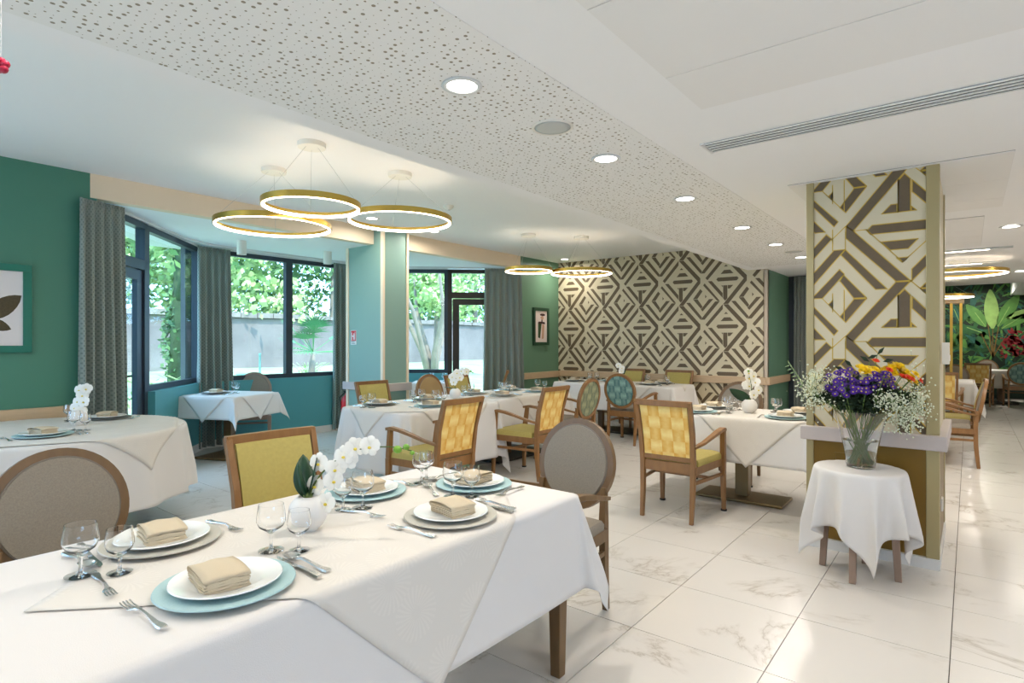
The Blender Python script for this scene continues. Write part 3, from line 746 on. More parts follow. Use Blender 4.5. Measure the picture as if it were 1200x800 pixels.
MB().lathe([(0.0, -0.050), (0.012, -0.049), (0.012, -0.04)], 12, cap=False).obj('sensor', M['speaker_grey'], t, smooth=True)
for k, (x, y) in enumerate(((-7.02, 3.51), (-6.94, 4.67))):
    t = thing('spotlight', 'white cylinder spotlight under the bay ceiling, ' + ('left one by the window curtain' if k == 0 else 'right one near the pillar'), 'light', (x, y, ZB), 0, 'white cylinder ceiling spots')
    cy_ = MB().lathe([(0.055, 0.0), (0.055, -0.17), (0.048, -0.17), (0.045, -0.15)], 24, cap=False).obj('cylinder', M['white_plastic'], t, smooth='auto')
    MB().lathe([(0.0, -0.15), (0.046, -0.15)], 24, cap=False).obj('lens', M['speaker_grey'], cy_)
def ring_lamp(x, y, z, r, zc, label, power=1.0, cdx=0.0, cdy=0.0):
    t = thing('ring_pendant', label, 'lamp', (x, y, z), 0, 'brass ring pendant lamps')
    n = 72
    circ = lambda rr, zz: [(rr * math.cos(2 * PI * k / n), rr * math.sin(2 * PI * k / n), zz) for k in range(n)]
    band = MB().sweep(circ(r, 0.018), [(-0.004, -0.022), (0.004, -0.022), (0.004, 0.022), (-0.004, 0.022)], closed=True).obj('brass_band', M['brass'], t, smooth='auto')
    m = MB().sweep(circ(r - 0.012, 0.004), [(-0.007, -0.012), (0.007, -0.012), (0.007, 0.008), (-0.007, 0.008)], closed=True)
    m.obj('light_strip', M['led'], band, smooth='auto')
    cr = 0.075
    w = MB()
    for a in (0.5, 2.6, 4.7): w.tube([(r * math.cos(a), r * math.sin(a), 0.03), (cr * 0.6 * math.cos(a) + cdx, cr * 0.6 * math.sin(a) + cdy, zc - z - 0.03)], 0.0012, 5)
    w.obj('suspension_wires', M['wire'], t)
    m = MB().lathe([(0.0, -0.035), (0.098, -0.035), (0.10, -0.03), (0.10, 0.0)], 32, c=(cdx, cdy, zc - z), cap=False); m.obj('canopy', M['white_plastic'], t, smooth='auto')
    return t
ring_lamp(-3.78, 2.41, 2.35, 0.345, ZR, 'brass ring pendant lamp, nearest and highest of the three over the window tables')
ring_lamp(-4.59, 2.57, 2.33, 0.46, ZR, 'brass ring pendant lamp, leftmost of the three over the window tables')
ring_lamp(-3.85, 3.31, 2.40, 0.44, ZR, 'brass ring pendant lamp, rightmost of the three over the window tables')
ring_lamp(-4.66, 6.25, 2.32, 0.32, ZR, 'small brass ring pendant lamp in front of the narrow picture wall')
ring_lamp(-4.20, 6.85, 2.31, 0.42, ZR, 'brass ring pendant lamp in front of the patterned wallpaper')
ring_lamp(-0.10, 9.60, 2.25, 0.50, ZC, 'brass ring pendant lamp right of the column in the far room')
ring_lamp(-0.35, 12.2, 2.12, 0.42, ZC, 'lower brass ring pendant lamp in front of the jungle mural')
for k, (x0, x1, y) in enumerate(((-0.9, 0.38, 8.45), (-0.9, 0.33, 9.9))):
    t = thing('track_light', 'slim linear ceiling light right of the column, ' + ('nearer one' if k == 0 else 'farther one'), 'light', (x0, y, ZC), 0, 'slim linear ceiling lights')
    MB().box(0, x1 - x0, -0.02, 0.02, -0.02, -0.0005).obj('track_body', M['speaker_grey'], t)
    MB().box(0.02, x1 - x0 - 0.2, -0.014, 0.014, -0.024, -0.0205).obj('diffuser', M['led'], t)
# red paper flower hanging at the left edge
t = thing('hanging_flower', 'crimson paper flower hanging at the upper left edge', 'decoration', (-1.91, 0.342, 2.056))
MB().tube([(0, 0, 0), (0, 0, ZR - 2.056)], 0.0008, 5).obj('thread', M['wire'], t)
for k in range(5):
    a = 2 * PI * k / 5 + 0.3
    MB().ball((0.011 * math.cos(a) * 0.784, 0.011 * math.cos(a) * 0.62, 0.011 * math.sin(a)), 0.017, 10, 6, (1, 0.6, 0.55)).obj('petal', M['red_ornament'], t, smooth=True)

# ------------------------------------------------------------------ garden
gm = MB()
nx, ny = 24, 36
for i in range(nx + 1):
    for j in range(ny + 1):
        x = -5.98 - i * 2.0; y = -14 + j * 1.6
        gm.v.append((x, y, -0.02 + min(0.47, max(0, (-x - 9) * 0.045)) + 0.02 * math.sin(x * 1.3 + y)))
for i in range(nx):
    for j in range(ny):
        a = i * (ny + 1) + j; gm.face((a, a + 1, a + ny + 2, a + ny + 1))
tag(gm.obj('lawn', M['lawn'], smooth=True), 'sunlit green lawn outside the windows', 'lawn', kind='stuff')
wall_o = thing('garden_wall', 'old pale rendered garden wall with stone coping beyond the lawn', 'wall', (-20.4, 0, 0.3))
MB().box(-0.25, 0.25, -14, 40, 0, 1.92).obj('render', M['garden_wall'], wall_o)
cp = MB(); rnd = random.Random(5)
for k in range(90): cp.box(-0.36 - rnd.random() * 0.05, 0.36 + rnd.random() * 0.05, -14 + k * 0.6, -14 + k * 0.6 + 0.57, 1.92 + rnd.random() * 0.03, 2.06 + rnd.random() * 0.08)
c_ = cp.obj('coping_stones', M['coping'], wall_o); c_['kind'] = 'stuff'
def leaves(m, c, rx, ry, rz, n, s, rnd):
    for _ in range(n):
        while True:
            p = Vector((rnd.uniform(-1, 1), rnd.uniform(-1, 1), rnd.uniform(-1, 1)))
            if 0.35 < p.length < 1: break
        p = p * (0.75 + 0.35 * math.sin(p.x * 7 + c[0]) * math.cos(p.z * 6 + c[1]))
        q = Vector((c[0] + p.x * rx, c[1] + p.y * ry, c[2] + p.z * rz))
        a = Vector((rnd.gauss(0, 1), rnd.gauss(0, 1), rnd.gauss(0, 1))).normalized(); b = a.orthogonal().normalized() * s * rnd.uniform(0.5, 1.1); a = a * s * rnd.uniform(0.5, 1.1)
        o = len(m.v); m.v += [tuple(q - a), tuple(q + b * 0.6), tuple(q + a), tuple(q - b * 0.6)]; m.cur = rnd.randrange(2); m.face((o, o + 1, o + 2, o + 3))
def tree(x, y, h, r, lm, label, n=2600, zlow=1.2, leaf=0.17, trunk=True, base=0.4, bark='bark', tr=0.16):
    rnd = random.Random(int(x * 31 + y * 17))
    t = thing('garden_tree', label, 'tree', (x, y, base), 0, 'trees of the garden')
    m = MB()
    for k in range(7):
        cx, cy, cz = rnd.uniform(-r * 0.6, r * 0.6), rnd.uniform(-r * 0.6, r * 0.6), rnd.uniform(zlow + r * 0.4, h - r * 0.4)
        leaves(m, (cx, cy, cz), r * 0.75, r * 0.75, r * 0.6, n // 7, leaf, rnd)
    f = m.obj('foliage', [M[lm[0]], M[lm[1]]], t); f['kind'] = 'stuff'
    m = MB(); m.tube([(0, 0, -0.3), (0.1, 0.05, h * 0.3), (0.0, 0.2, h * 0.75)], tr, 9, scales=[1.2, 0.9, 0.4])
    for k in range(4): 
        a = k * 1.6; m.tube([(0.08, 0.05, h * (0.3 + 0.08 * k)), (math.cos(a) * r * 0.4, math.sin(a) * r * 0.4, h * (0.5 + 0.08 * k))], 0.07, 7, scales=[1, 0.5])
    m.obj('trunk', M[bark], t, smooth=True)
    return t
spec = [(-23.5, -6, 9, 3.6, ('leaf_b', 'leaf_d')), (-24, 0.5, 10, 3.8, ('leaf_a', 'leaf_b')), (-23, 6.0, 9, 3.5, ('leaf_b', 'leaf_c')), (-24, 11, 10, 3.6, ('leaf_a', 'leaf_c')), (-23.5, 16, 9.5, 3.6, ('leaf_d', 'leaf_b')),
        (-23, 21, 9, 3.6, ('leaf_a', 'leaf_b')), (-24, 26.5, 10, 3.8, ('leaf_c', 'leaf_b')), (-23.5, 32, 10, 3.8, ('leaf_a', 'leaf_d')), (-29, 3.5, 12, 4.6, ('leaf_d', 'leaf_b')), (-29, 13.5, 12, 4.6, ('leaf_b', 'leaf_d')), (-29, 24, 12, 4.8, ('leaf_d', 'leaf_b'))]
places = ['far left', 'behind the garden door', 'left of the first window curtain', 'left half of the wide window', 'right half of the wide window', 'behind the pale pillar', 'in the right splay window', 'behind the bronze garden door', 'in the back row on the left', 'in the back row in the middle', 'in the back row on the right']
for (x, y, h, r, lm), p_ in zip(spec, places):
    tree(x, y, h, r, lm, 'leafy green tree beyond the garden wall, ' + p_, 4200, 0.6, 0.2)
# ivy tree in the left window
t = tree(-11.6, 4.5, 6.5, 2.0, ('leaf_b', 'leaf_a'), 'ivy-clad tree close to the left splay window', 2800, 2.4, 0.10, base=0.1, bark='bark_dark', tr=0.11)
m = MB(); leaves(m, (0.0, 0.0, 1.3), 0.22, 0.22, 1.6, 700, 0.07, random.Random(9)); o = m.obj('ivy', [M['leaf_d'], M['leaf_b']], t); o['kind'] = 'stuff'
# multi-stemmed tree in the right splay window
t = thing('multi_stem_tree', 'pale multi-stemmed tree on the lawn in the right splay window', 'tree', (-12.6, 12.1, 0.15), 0, None)
rnd = random.Random(12)
for k in range(7):
    a = k * 0.9 + 0.2; s = 0.5 + 0.28 * k / 2
    m = MB(); m.tube([(0.05 * math.cos(a), 0.05 * math.sin(a), -0.1), (0.3 * s * math.cos(a), 0.3 * s * math.sin(a), 0.9), (0.8 * s * math.cos(a + .2), 0.8 * s * math.sin(a + .2), 2.1), (1.3 * s * math.cos(a), 1.3 * s * math.sin(a), 3.4)], 0.085, 8, scales=[1.2, 0.9, 0.7, 0.4]); m.obj('stem', M['bark'], t, smooth=True)
m = MB()
for k in range(9): leaves(m, (rnd.uniform(-1.6, 1.6), rnd.uniform(-1.8, 1.8), rnd.uniform(2.0, 4.6)), 1.0, 1.0, 0.8, 420, 0.11, rnd)
o = m.obj('foliage', [M['leaf_a'], M['leaf_c']], t); o['kind'] = 'stuff'
# palm in a planter
t = thing('potted_palm', 'fan palm in a low pale trough outside the wide window', 'palm', (-11.4, 7.25, 0.10))
MB().box(-0.25, 0.25, -0.7, 0.7, 0, 0.42).box(-0.29, 0.29, -0.74, 0.74, 0.42, 0.50).obj('trough', M['stone'], t, bevel=0.02)
MB().tube([(0, 0, 0.42), (0.02, 0.02, 0.8), (0, 0.05, 1.05)], 0.07, 8, scales=[1.2, 1, 0.7]).obj('trunk', M['bark'], t, smooth=True)
rnd = random.Random(4)
for k in range(15):
    a = rnd.uniform(0, 2 * PI); el = rnd.uniform(-0.1, 1.2); L = rnd.uniform(0.4, 0.7)
    d = Vector((math.cos(a) * math.cos(el), math.sin(a) * math.cos(el), math.sin(el))); b = Vector((0, 0.05, 1.05)); e = b + d * L
    m = MB(); m.tube([b, e], 0.008, 5)
    sd_ = d.cross(Vector((0, 0, 1))).normalized(); upv = sd_.cross(d)
    for s in range(-6, 7):
        g = s * 0.2; dd = (d * math.cos(g) + sd_ * math.sin(g)).normalized(); tip = e + dd * 0.42 + Vector((0, 0, -0.06)); w = sd_ * math.cos(g) * 0.018 - d * math.sin(g) * 0.018
        o = len(m.v); m.v += [tuple(e), tuple(e + dd * 0.2 + w), tuple(tip), tuple(e + dd * 0.2 - w)]; m.face((o, o + 1, o + 2, o + 3))
    m.obj('frond', M['palm'], t)
# garden chairs, shrubs, low white wall
def garden_chair(x, y, rz, label):
    t = thing('garden_chair', label, 'chair', (x, y, 0.22), rz, 'green metal garden chairs')
    MB().box(-0.22, 0.22, -0.22, 0.22, 0.42, 0.45).obj('seat', M['garden_green'], t)
    b = MB()
    for k in range(5): b.box(-0.22 + k * 0.1, -0.18 + k * 0.1, -0.24, -0.22, 0.45, 0.88)
    b.box(-0.24, 0.24, -0.245, -0.215, 0.86, 0.9); b.obj('backrest', M['garden_green'], t)
    for sx in (-1, 1):
        for sy in (-1, 1): MB().bar((sx * 0.2, sy * 0.2, 0.42), (sx * 0.22, sy * 0.23, -0.05), 0.03).obj('leg', M['garden_green'], t)
garden_chair(-12.6, 5.65, 1.2, 'green metal garden chair beside the curtain in the wide window')
garden_chair(-12.4, 7.9 - 1.55, 2.6, 'green metal garden chair left of the palm')
for k, (x, y, s) in enumerate(((-9.6, 3.5, 0.5), (-9.8, 4.3, 0.45), (-12.0, 4.9, 0.4), (-11.8, 6.6, 0.35), (-13.5, 8.5, 0.45))):
    m = MB(); rnd = random.Random(k); leaves(m, (0, 0, s * 0.6), s, s, s * 0.8, 500, 0.05, rnd)
    for q in range(24):
        a = rnd.uniform(0, 6.28); m.tube([(0, 0, 0), (math.cos(a) * s * 0.6, math.sin(a) * s * 0.6, s * 1.2), (math.cos(a) * s * 1.2, math.sin(a) * s * 1.2, s * 1.5)], 0.006, 4)
    o = m.obj('garden_shrub', [M['shrub'], M['leaf_c']], loc=(x, y, 0.15)); tag(o, ['pale grassy shrub under the left splay window', 'second pale shrub right of the first', 'low shrub by the window corner curtain', 'low shrub left of the palm trough', 'rounded shrub right of the palm'][k], 'shrub', 'garden shrubs')
t = thing('low_garden_wall', 'low white balustrade beyond the lawn in the bronze door', 'wall', (-15.6, 20.5, 0.35), R(-50))
MB().box(-3.2, 3.2, -0.12, 0.12, 0.78, 0.92).obj('coping', M['stone'], t)
for k in range(16): MB().box(-3.1 + k * 0.4, -2.96 + k * 0.4, -0.07, 0.07, 0.0, 0.78).obj('baluster', M['stone'], t)
t = thing('garden_house', 'pink rendered house with a white window beyond the wall', 'house', (-26, -0.5, 0.3))
MB().box(-3, 0, -4, 6.5, 0, 4.6).obj('facade', M['facade'], t)
MB().prism([(-3.3, -4.3), (0.4, -4.3), (0.4, 6.8), (-3.3, 6.8)], 4.6, 4.9).obj('roof', M['coping'], t)
MB().box(0.0, 0.06, 4.2, 5.3, 1.4, 2.9).obj('window', M['soft_white'], t)

# ------------------------------------------------------------------ curtains
def curtain(pts, z0, z1, label, folds, width=None, spread=1.0, seed=0):
    P = [Vector(p) for p in pts]; seg = [(P[i + 1] - P[i]).length for i in range(len(P) - 1)]; L = sum(seg)
    def at(s):
        s = max(0, min(0.99999, s)) * L
        for i, q in enumerate(seg):
            if s <= q: return P[i] + (P[i + 1] - P[i]) * (s / q), (P[i + 1] - P[i]).normalized()
            s -= q
        return P[-1], (P[-1] - P[-2]).normalized()
    m = MB(); m.uv = []; nu, nv = folds * 10, 26
    rnd = random.Random(seed); ph = [rnd.uniform(-0.8, 0.8) for _ in range(folds + 2)]
    for j in range(nv + 1):
        v = j / nv; z = z1 + (z0 - z1) * v
        for i in range(nu + 1):
            u = i / nu; head = min(1, v / 0.05)
            amp = 0.018 + 0.03 * min(1, v * 1.6) + 0.012 * v
            a = u * folds * 2 * PI + ph[int(u * folds)] * 0.4 * v
            uu = 0.5 + (u - 0.5) * (0.86 + 0.14 * v * spread)
            c, d = at(uu); n = Vector((d.y, -d.x))
            off = amp * math.sin(a) + 0.012 * v * math.sin(a * 0.37 + seed)
            if v < 0.035: off = 0.010 * math.sin(a * 2)
            m.v.append((c.x + n.x * off + d.x * 0.012 * math.cos(a) * v, c.y + n.y * off + d.y * 0.012 * math.cos(a) * v, z))
            m.uv.append((u * L * 2.2, z))
    for j in range(nv):
        for i in range(nu):
            a = j * (nu + 1) + i; m.face((a, a + 1, a + nu + 2, a + nu + 1))
    o = m.obj('curtain', M['curtain'], smooth=True); s_ = o.modifiers.new('thick', 'SOLIDIFY'); s_.thickness = 0.003
    return tag(o, label, 'curtain', 'grey-green patterned curtains')
curtain([(-5.84, 1.52), (-6.02, 1.96)], 0.03, ZB - 0.03, 'grey-green patterned curtain at the green wall, left of the garden door', 5, seed=1)
curtain([(-7.58, 3.20), (-7.64, 3.36), (-7.67, 3.72)], 0.03, ZB - 0.03, 'grey-green curtain at the corner between the left splay and the wide window', 5, seed=2)
curtain([(-7.64, 5.22), (-7.64, 5.62)], 0.03, ZB - 0.03, 'bluish curtain directly left of the pale pillar', 4, seed=3)
curtain([(-6.30, 7.16), (-5.80, 7.66)], 0.03, ZB - 0.03, 'grey-green curtain right of the bronze garden door', 6, seed=4)
curtain([(-2.22, 10.08), (-1.98, 10.10)], 0.03, ZC - 0.02, 'dark curtain at the blue window behind the short green wall', 4, seed=5)

# ------------------------------------------------------------------ pictures, sign, extinguisher
def picture(name, label, x, y0, y1, z0, z1, fm, fw, pm, art):
    t = thing(name, label, 'picture', (x, y0, z0)); w = y1 - y0; h = z1 - z0
    MB().box(0.001, 0.03, 0, w, 0, fw).box(0.001, 0.03, 0, w, h - fw, h).box(0.001, 0.03, 0, fw, fw, h - fw).box(0.001, 0.03, w - fw, w, fw, h - fw).obj('frame', fm, t, bevel=0.002)
    MB().box(0.001, 0.016, fw, w - fw, fw, h - fw).obj('paper', pm, t)
    m = MB(); 
    for pts, mi in art:
        o = len(m.v); m.v += [(0.0165 + 0.0002 * mi, fw + p[0] * (w - 2 * fw), fw + p[1] * (h - 2 * fw)) for p in pts]; m.cur = mi; m.face(range(o, o + len(pts)))
    m.obj('print', [M['art_brown'], M['art_green'], M['art_dark'], M['art_skin']], t)
    return t
def leafpts(x, z, ang, L, W):
    out = []
    for i in range(9): t = i / 8; out.append((t * L, W * math.sin(PI * t) ** 0.8))
    for i in range(7, 0, -1): t = i / 8; out.append((t * L, -W * math.sin(PI * t) ** 0.8))
    return [(min(0.985, x + p[0] * math.cos(ang) - p[1] * math.sin(ang)), z + p[0] * math.sin(ang) + p[1] * math.cos(ang)) for p in out]
picture('leaf_picture', 'picture of dark brown leaves in a teal frame on the green wall', XL, 0.64, 1.25, 1.28, 1.98, M['frame_teal'], 0.055, M['paper'],
        [(leafpts(0.52, 0.34, 0.62, 0.58, 0.12), 0), (leafpts(0.52, 0.34, -0.35, 0.36, 0.075), 0), (leafpts(0.52, 0.34, 1.75, 0.55, 0.10), 0), (leafpts(0.52, 0.34, 2.6, 0.45, 0.10), 0), (leafpts(0.52, 0.34, 3.8, 0.35, 0.07), 0), (leafpts(0.50, 0.32, 4.6, 0.3, 0.01), 0)])
ell = lambda cx, cz, a, b, n=14: [(cx + a * math.cos(2 * PI * k / n), cz + b * math.sin(2 * PI * k / n)) for k in range(n)]
picture('figure_picture', 'narrow picture of an abstract standing figure in a dark green frame', XL, 8.09, 8.56, 1.31, 1.97, M['frame_green'], 0.055, M['paper_pink'],
        [([(0.25, 0.15), (0.42, 0.12), (0.55, 0.62), (0.25, 0.64)], 1), ([(0.55, 0.1), (0.72, 0.12), (0.78, 0.55), (0.6, 0.6)], 3), (ell(0.62, 0.88, 0.22, 0.04), 2), (ell(0.6, 0.78, 0.12, 0.06), 3), ([(0.5, 0.62), (0.62, 0.62), (0.62, 0.75), (0.54, 0.75)], 2), ([(0.25, 0.60), (0.85, 0.58), (0.8, 0.65), (0.3, 0.66)], 2), (ell(0.52, 0.79, 0.06, 0.03), 2)])
t = thing('fire_sign', 'red and white fire equipment sign on the pale pillar', 'sign', (-6.42, 4.678, 1.33))
MB().box(0, 0.115, -0.004, -0.0005, 0, 0.19).obj('plate', M['soft_white'], t)
m = MB(); m.box(0.006, 0.109, -0.006, -0.0042, 0.05, 0.184); m.obj('red_field', M['red'], t)
m = MB(); m.box(0.018, 0.030, -0.0075, -0.0061, 0.06, 0.16); m.box(0.030, 0.05, -0.0075, -0.0061, 0.105, 0.12); m.box(0.058, 0.08, -0.0075, -0.0061, 0.065, 0.14); m.box(0.064, 0.074, -0.0075, -0.0061, 0.14, 0.155); m.box(0.09, 0.096, -0.0075, -0.0061, 0.06, 0.17); m.obj('pictogram', M['soft_white'], t)
m = MB(); 
for k in range(4): m.box(0.012 + k * 0.018, 0.024 + k * 0.018, -0.0055, -0.0042, 0.030, 0.042)
m.box(0.012, 0.09, -0.0055, -0.0042, 0.012, 0.018); m.obj('lettering', M['mural_dark'], t)
t = thing('fire_extinguisher', 'red fire extinguisher partly hidden beside the pale pillar', 'extinguisher', (-6.592, 4.735, 0.20))
MB().lathe([(0.0, 0), (0.07, 0.0), (0.075, 0.02), (0.075, 0.36), (0.06, 0.42), (0.025, 0.45), (0.022, 0.48)], 20, cap=False).obj('cylinder', M['red'], t, smooth=True)
MB().box(-0.02, 0.02, -0.04, 0.05, 0.48, 0.51).obj('valve', M['rubber'], t)
MB().tube([(0.0, -0.03, 0.49), (-0.07, -0.06, 0.42), (-0.088, -0.02, 0.2)], 0.011, 7).obj('hose', M['rubber'], t, smooth=True)
MB().box(0.065, 0.09, -0.03, 0.03, 0.1, 0.4).obj('bracket', M['frame_dark'], t)

# brass post frame in the far room
t = thing('brass_post_frame', 'slender brass posts carrying a wooden top before the jungle mural', 'frame', (-0.62, 12.85, 0))
for x in (0.0, 0.26, 0.37, 0.505): MB().box(x - 0.02, x + 0.02, -0.02, 0.02, 0, 2.05).obj('post', M['brass'], t)
MB().box(-0.05, 0.55, -0.06, 0.30, 2.05, 2.16).obj('top_board', M['oak_rail'], t)
MB().box(-0.05, 0.55, -0.06, 0.30, 0, 0.03).obj('base', M['brass'], t)
for x in (0.0, 0.505): MB().box(x - 0.02, x + 0.02, 0.22, 0.26, 0.03, 2.05).obj('post', M['brass'], t)

# ------------------------------------------------------------------ chairs (front faces +y, origin on the floor below the seat)
def ell_ring(a, b, n=40): return [(a * math.cos(2 * PI * k / n), b * math.sin(2 * PI * k / n)) for k in range(n)]
def make_chair(kind, label, wood, seatm, frontm, backm, arms=True, piping=None):
    t = thing('dining_armchair' if arms else 'dining_chair', label, 'chair', (0, 0, 0), 0, 'chairs of the dining room')
    # seat cushion
    m = MB(); n = 10
    prof = [(-0.225, -0.20), (-0.255, 0.24), (-0.23, 0.262), (0.23, 0.262), (0.255, 0.24), (0.225, -0.20)]
    def ins(d): return [(x * (1 - d / 0.25), -0.2 + (y + 0.2) * (1 - d * 2) + d * 0.5) for x, y in prof]
    o = 0; lay = [(0.0, 0.425), (0.0, 0.455), (0.012, 0.472), (0.05, 0.482)]
    for d, z in lay: m.v += [(x, y, z) for x, y in ins(d)]
    k = len(prof)
    for i in range(len(lay) - 1):
        for j in range(k): m.face((i * k + j, i * k + (j + 1) % k, (i + 1) * k + (j + 1) % k, (i + 1) * k + j)[::-1])
    m.face(range((len(lay) - 1) * k, len(lay) * k)[::-1]); m.face(range(k))
    m.obj('seat', seatm, t, smooth='auto')
    # apron rails
    a = MB(); a.box(-0.235, 0.235, 0.235, 0.26, 0.365, 0.425)
    a.box(-0.20, 0.20, -0.25, -0.225, 0.365, 0.445)
    for s in (-1, 1): a.bar((s * 0.212, -0.24, 0.395), (s * 0.245, 0.25, 0.395), 0.024, 0.06)
    a.obj('apron', wood, t, bevel=0.003)
    for s in (-1, 1):
        top = 0.655 if arms else 0.43
        m = MB(); m.bar((s * 0.262, 0.262, 0), (s * 0.258, 0.252, 0.42), (0.030, 0.044), (0.030, 0.046)); m.bar((s * 0.258, 0.252, 0.42), (s * 0.268, 0.222, top), 0.040, (0.046, 0.034)) if arms else None
        lg = m.obj('leg', wood, t, bevel=0.004)
        m = MB(); m.tube([(s * 0.262, 0.262, 0.0), (s * 0.262, 0.262, 0.014)], 0.0245, 8); m.obj('foot_cap', M['rubber'], lg)
    if kind == 'rect':
        for s in (-1, 1):
            m = MB(); m.sweep([(s * 0.198, -0.268, 0), (s * 0.200, -0.248, 0.22), (s * 0.202, -0.242, 0.44), (s * 0.208, -0.272, 0.68), (s * 0.214, -0.345, 0.92)],
                              [(-0.016, -0.019), (0.016, -0.019), (0.016, 0.019), (-0.016, 0.019)], up=(0, 1, 0), scales=[0.85, 1.05, 1.15, 1.0, 0.9]).obj('leg', wood, t, bevel=0.003)
        fr = MB(); fr.sweep([(-0.225, -0.338, 0.902), (-0.11, -0.352, 0.902), (0, -0.356, 0.902), (0.11, -0.352, 0.902), (0.225, -0.338, 0.902)], [(-0.016, -0.022), (0.016, -0.022), (0.016, 0.022), (-0.016, 0.022)])
        fr.obj('top_rail', wood, t, bevel=0.003)
        MB().bar((-0.19, -0.248, 0.475), (0.19, -0.248, 0.475), 0.026, 0.035).obj('lower_rail', wood, t, bevel=0.003)
        # backrest pads, slightly curved
        def pad(y_off, thick, mt, name):
            m = MB(); nu, nz = 6, 6; vs = []
            for j in range(nz + 1):
                z = 0.488 + (0.885 - 0.488) * j / nz; yb = -0.244 - 0.095 * ((z - 0.46) / 0.46) ** 1.6
                for i in range(nu + 1):
                    x = -0.183 + 0.366 * i / nu; cur = -0.012 * (1 - (x / 0.19) ** 2) * (j / nz)
                    vs.append((x * (1 + 0.03 * j / nz), yb + cur + y_off, z))
            N = len(vs); vs2 = [(x, y + thick * (0.6 if (q % (nu + 1) in (0, nu) or q < nu + 1 or q >= N - nu - 1) else 1), z) for q, (x, y, z) in enumerate(vs)]
            m.v = vs + vs2
            fl = thick > 0
            for j in range(nz):
                for i in range(nu):
                    q = j * (nu + 1) + i; f1 = (q, q + nu + 1, q + nu + 2, q + 1); m.face(f1 if not fl else f1[::-1]); f2 = tuple(N + v for v in f1); m.face(f2[::-1] if not fl else f2)
            border = [i for i in range(nu + 1)] + [j * (nu + 1) + nu for j in range(1, nz + 1)] + [nz * (nu + 1) + i for i in range(nu - 1, -1, -1)] + [j * (nu + 1) for j in range(nz - 1, 0, -1)]
            for q in range(len(border)):
                a_, b_ = border[q], border[(q + 1) % len(border)]; m.face((a_, b_, b_ + N, a_ + N))
            return m.obj(name, mt, t, smooth='auto')
        pad(0.0, 0.024, frontm, 'front_pad'); pad(-0.001, -0.014, backm, 'back_panel')
    else:
        for s in (-1, 1):
            m = MB(); m.sweep([(s * 0.196, -0.270, 0), (s * 0.198, -0.248, 0.22), (s * 0.198, -0.242, 0.44), (s * 0.190, -0.262, 0.62)],
                              [(-0.016, -0.019), (0.016, -0.019), (0.016, 0.019), (-0.016, 0.019)], up=(0, 1, 0), scales=[0.85, 1.05, 1.15, 0.85]).obj('leg', wood, t, bevel=0.003)
        tilt = Matrix.Translation((0, -0.300, 0.715)) @ Matrix.Rotation(R(10), 4, 'X')
        m = MB(); m.sweep([(x, 0, z) for x, z in ell_ring(0.212, 0.222, 48)], [(-0.0165, -0.017), (0.0165, -0.017), (0.0165, 0.017), (-0.0165, 0.017)], up=(0, 1, 0), closed=True); m.xf(tilt)
        m.obj('backrest_frame', wood, t, smooth='auto')
        def oval(y0, y1, mt, name):
            m = MB(); n = 40; rings_ = [(1.0, y0), (0.97, (y0 + y1) / 2 + (y1 - y0) * 0.3), (0.85, y1 - (y1 - y0) * 0.15), (0.5, y1), (0.02, y1)]
            for k, y in rings_: m.v += [(x * k, y, z * k) for x, z in ell_ring(0.196, 0.206, n)]
            for i in range(len(rings_) - 1):
                for j in range(n):
                    f = (i * n + j, i * n + (j + 1) % n, (i + 1) * n + (j + 1) % n, (i + 1) * n + j); m.face(f if y1 < y0 else f[::-1])
            m.face(range((len(rings_) - 1) * n, len(rings_) * n)[::(1 if y1 < y0 else -1)])
            m.xf(tilt); return m.obj(name, mt, t, smooth='auto')
        fp = oval(0.0, 0.034, frontm, 'front_pad'); oval(-0.001, -0.018, backm, 'back_panel')
        if piping:
            m = MB(); m.tube([(x, 0.017, z) for x, z in ell_ring(0.193, 0.203, 48)], 0.005, 6, closed=True, up=(0, 1, 0)); m.xf(tilt); m.obj('piping', piping, fp, smooth=True)
    if arms:
        for s in (-1, 1):
            m = MB(); m.sweep([(s * 0.262, 0.268, 0.655), (s * 0.272, 0.20, 0.668), (s * 0.274, 0.10, 0.660), (s * 0.266, -0.02, 0.635), (s * 0.245, -0.15, 0.598), (s * 0.212, -0.258, 0.572)],
                              [(-0.021, -0.012), (0.021, -0.012), (0.021, 0.012), (-0.021, 0.012)], scales=[1.0, 1.1, 1.1, 1.0, 0.9, 0.8]).obj('armrest', wood, t, bevel=0.003)
    st = MB()
    for s in (-1, 1): st.bar((s * 0.202, -0.245, 0.300), (s * 0.255, 0.25, 0.300), 0.018, 0.026)
    st.bar((-0.235, 0.04, 0.300), (0.235, 0.04, 0.300), 0.018, 0.024)
    st.obj('stretcher', wood, t, bevel=0.002)
    return t
W_, DW = M['wood'], M['dark_wood']
CH = {}
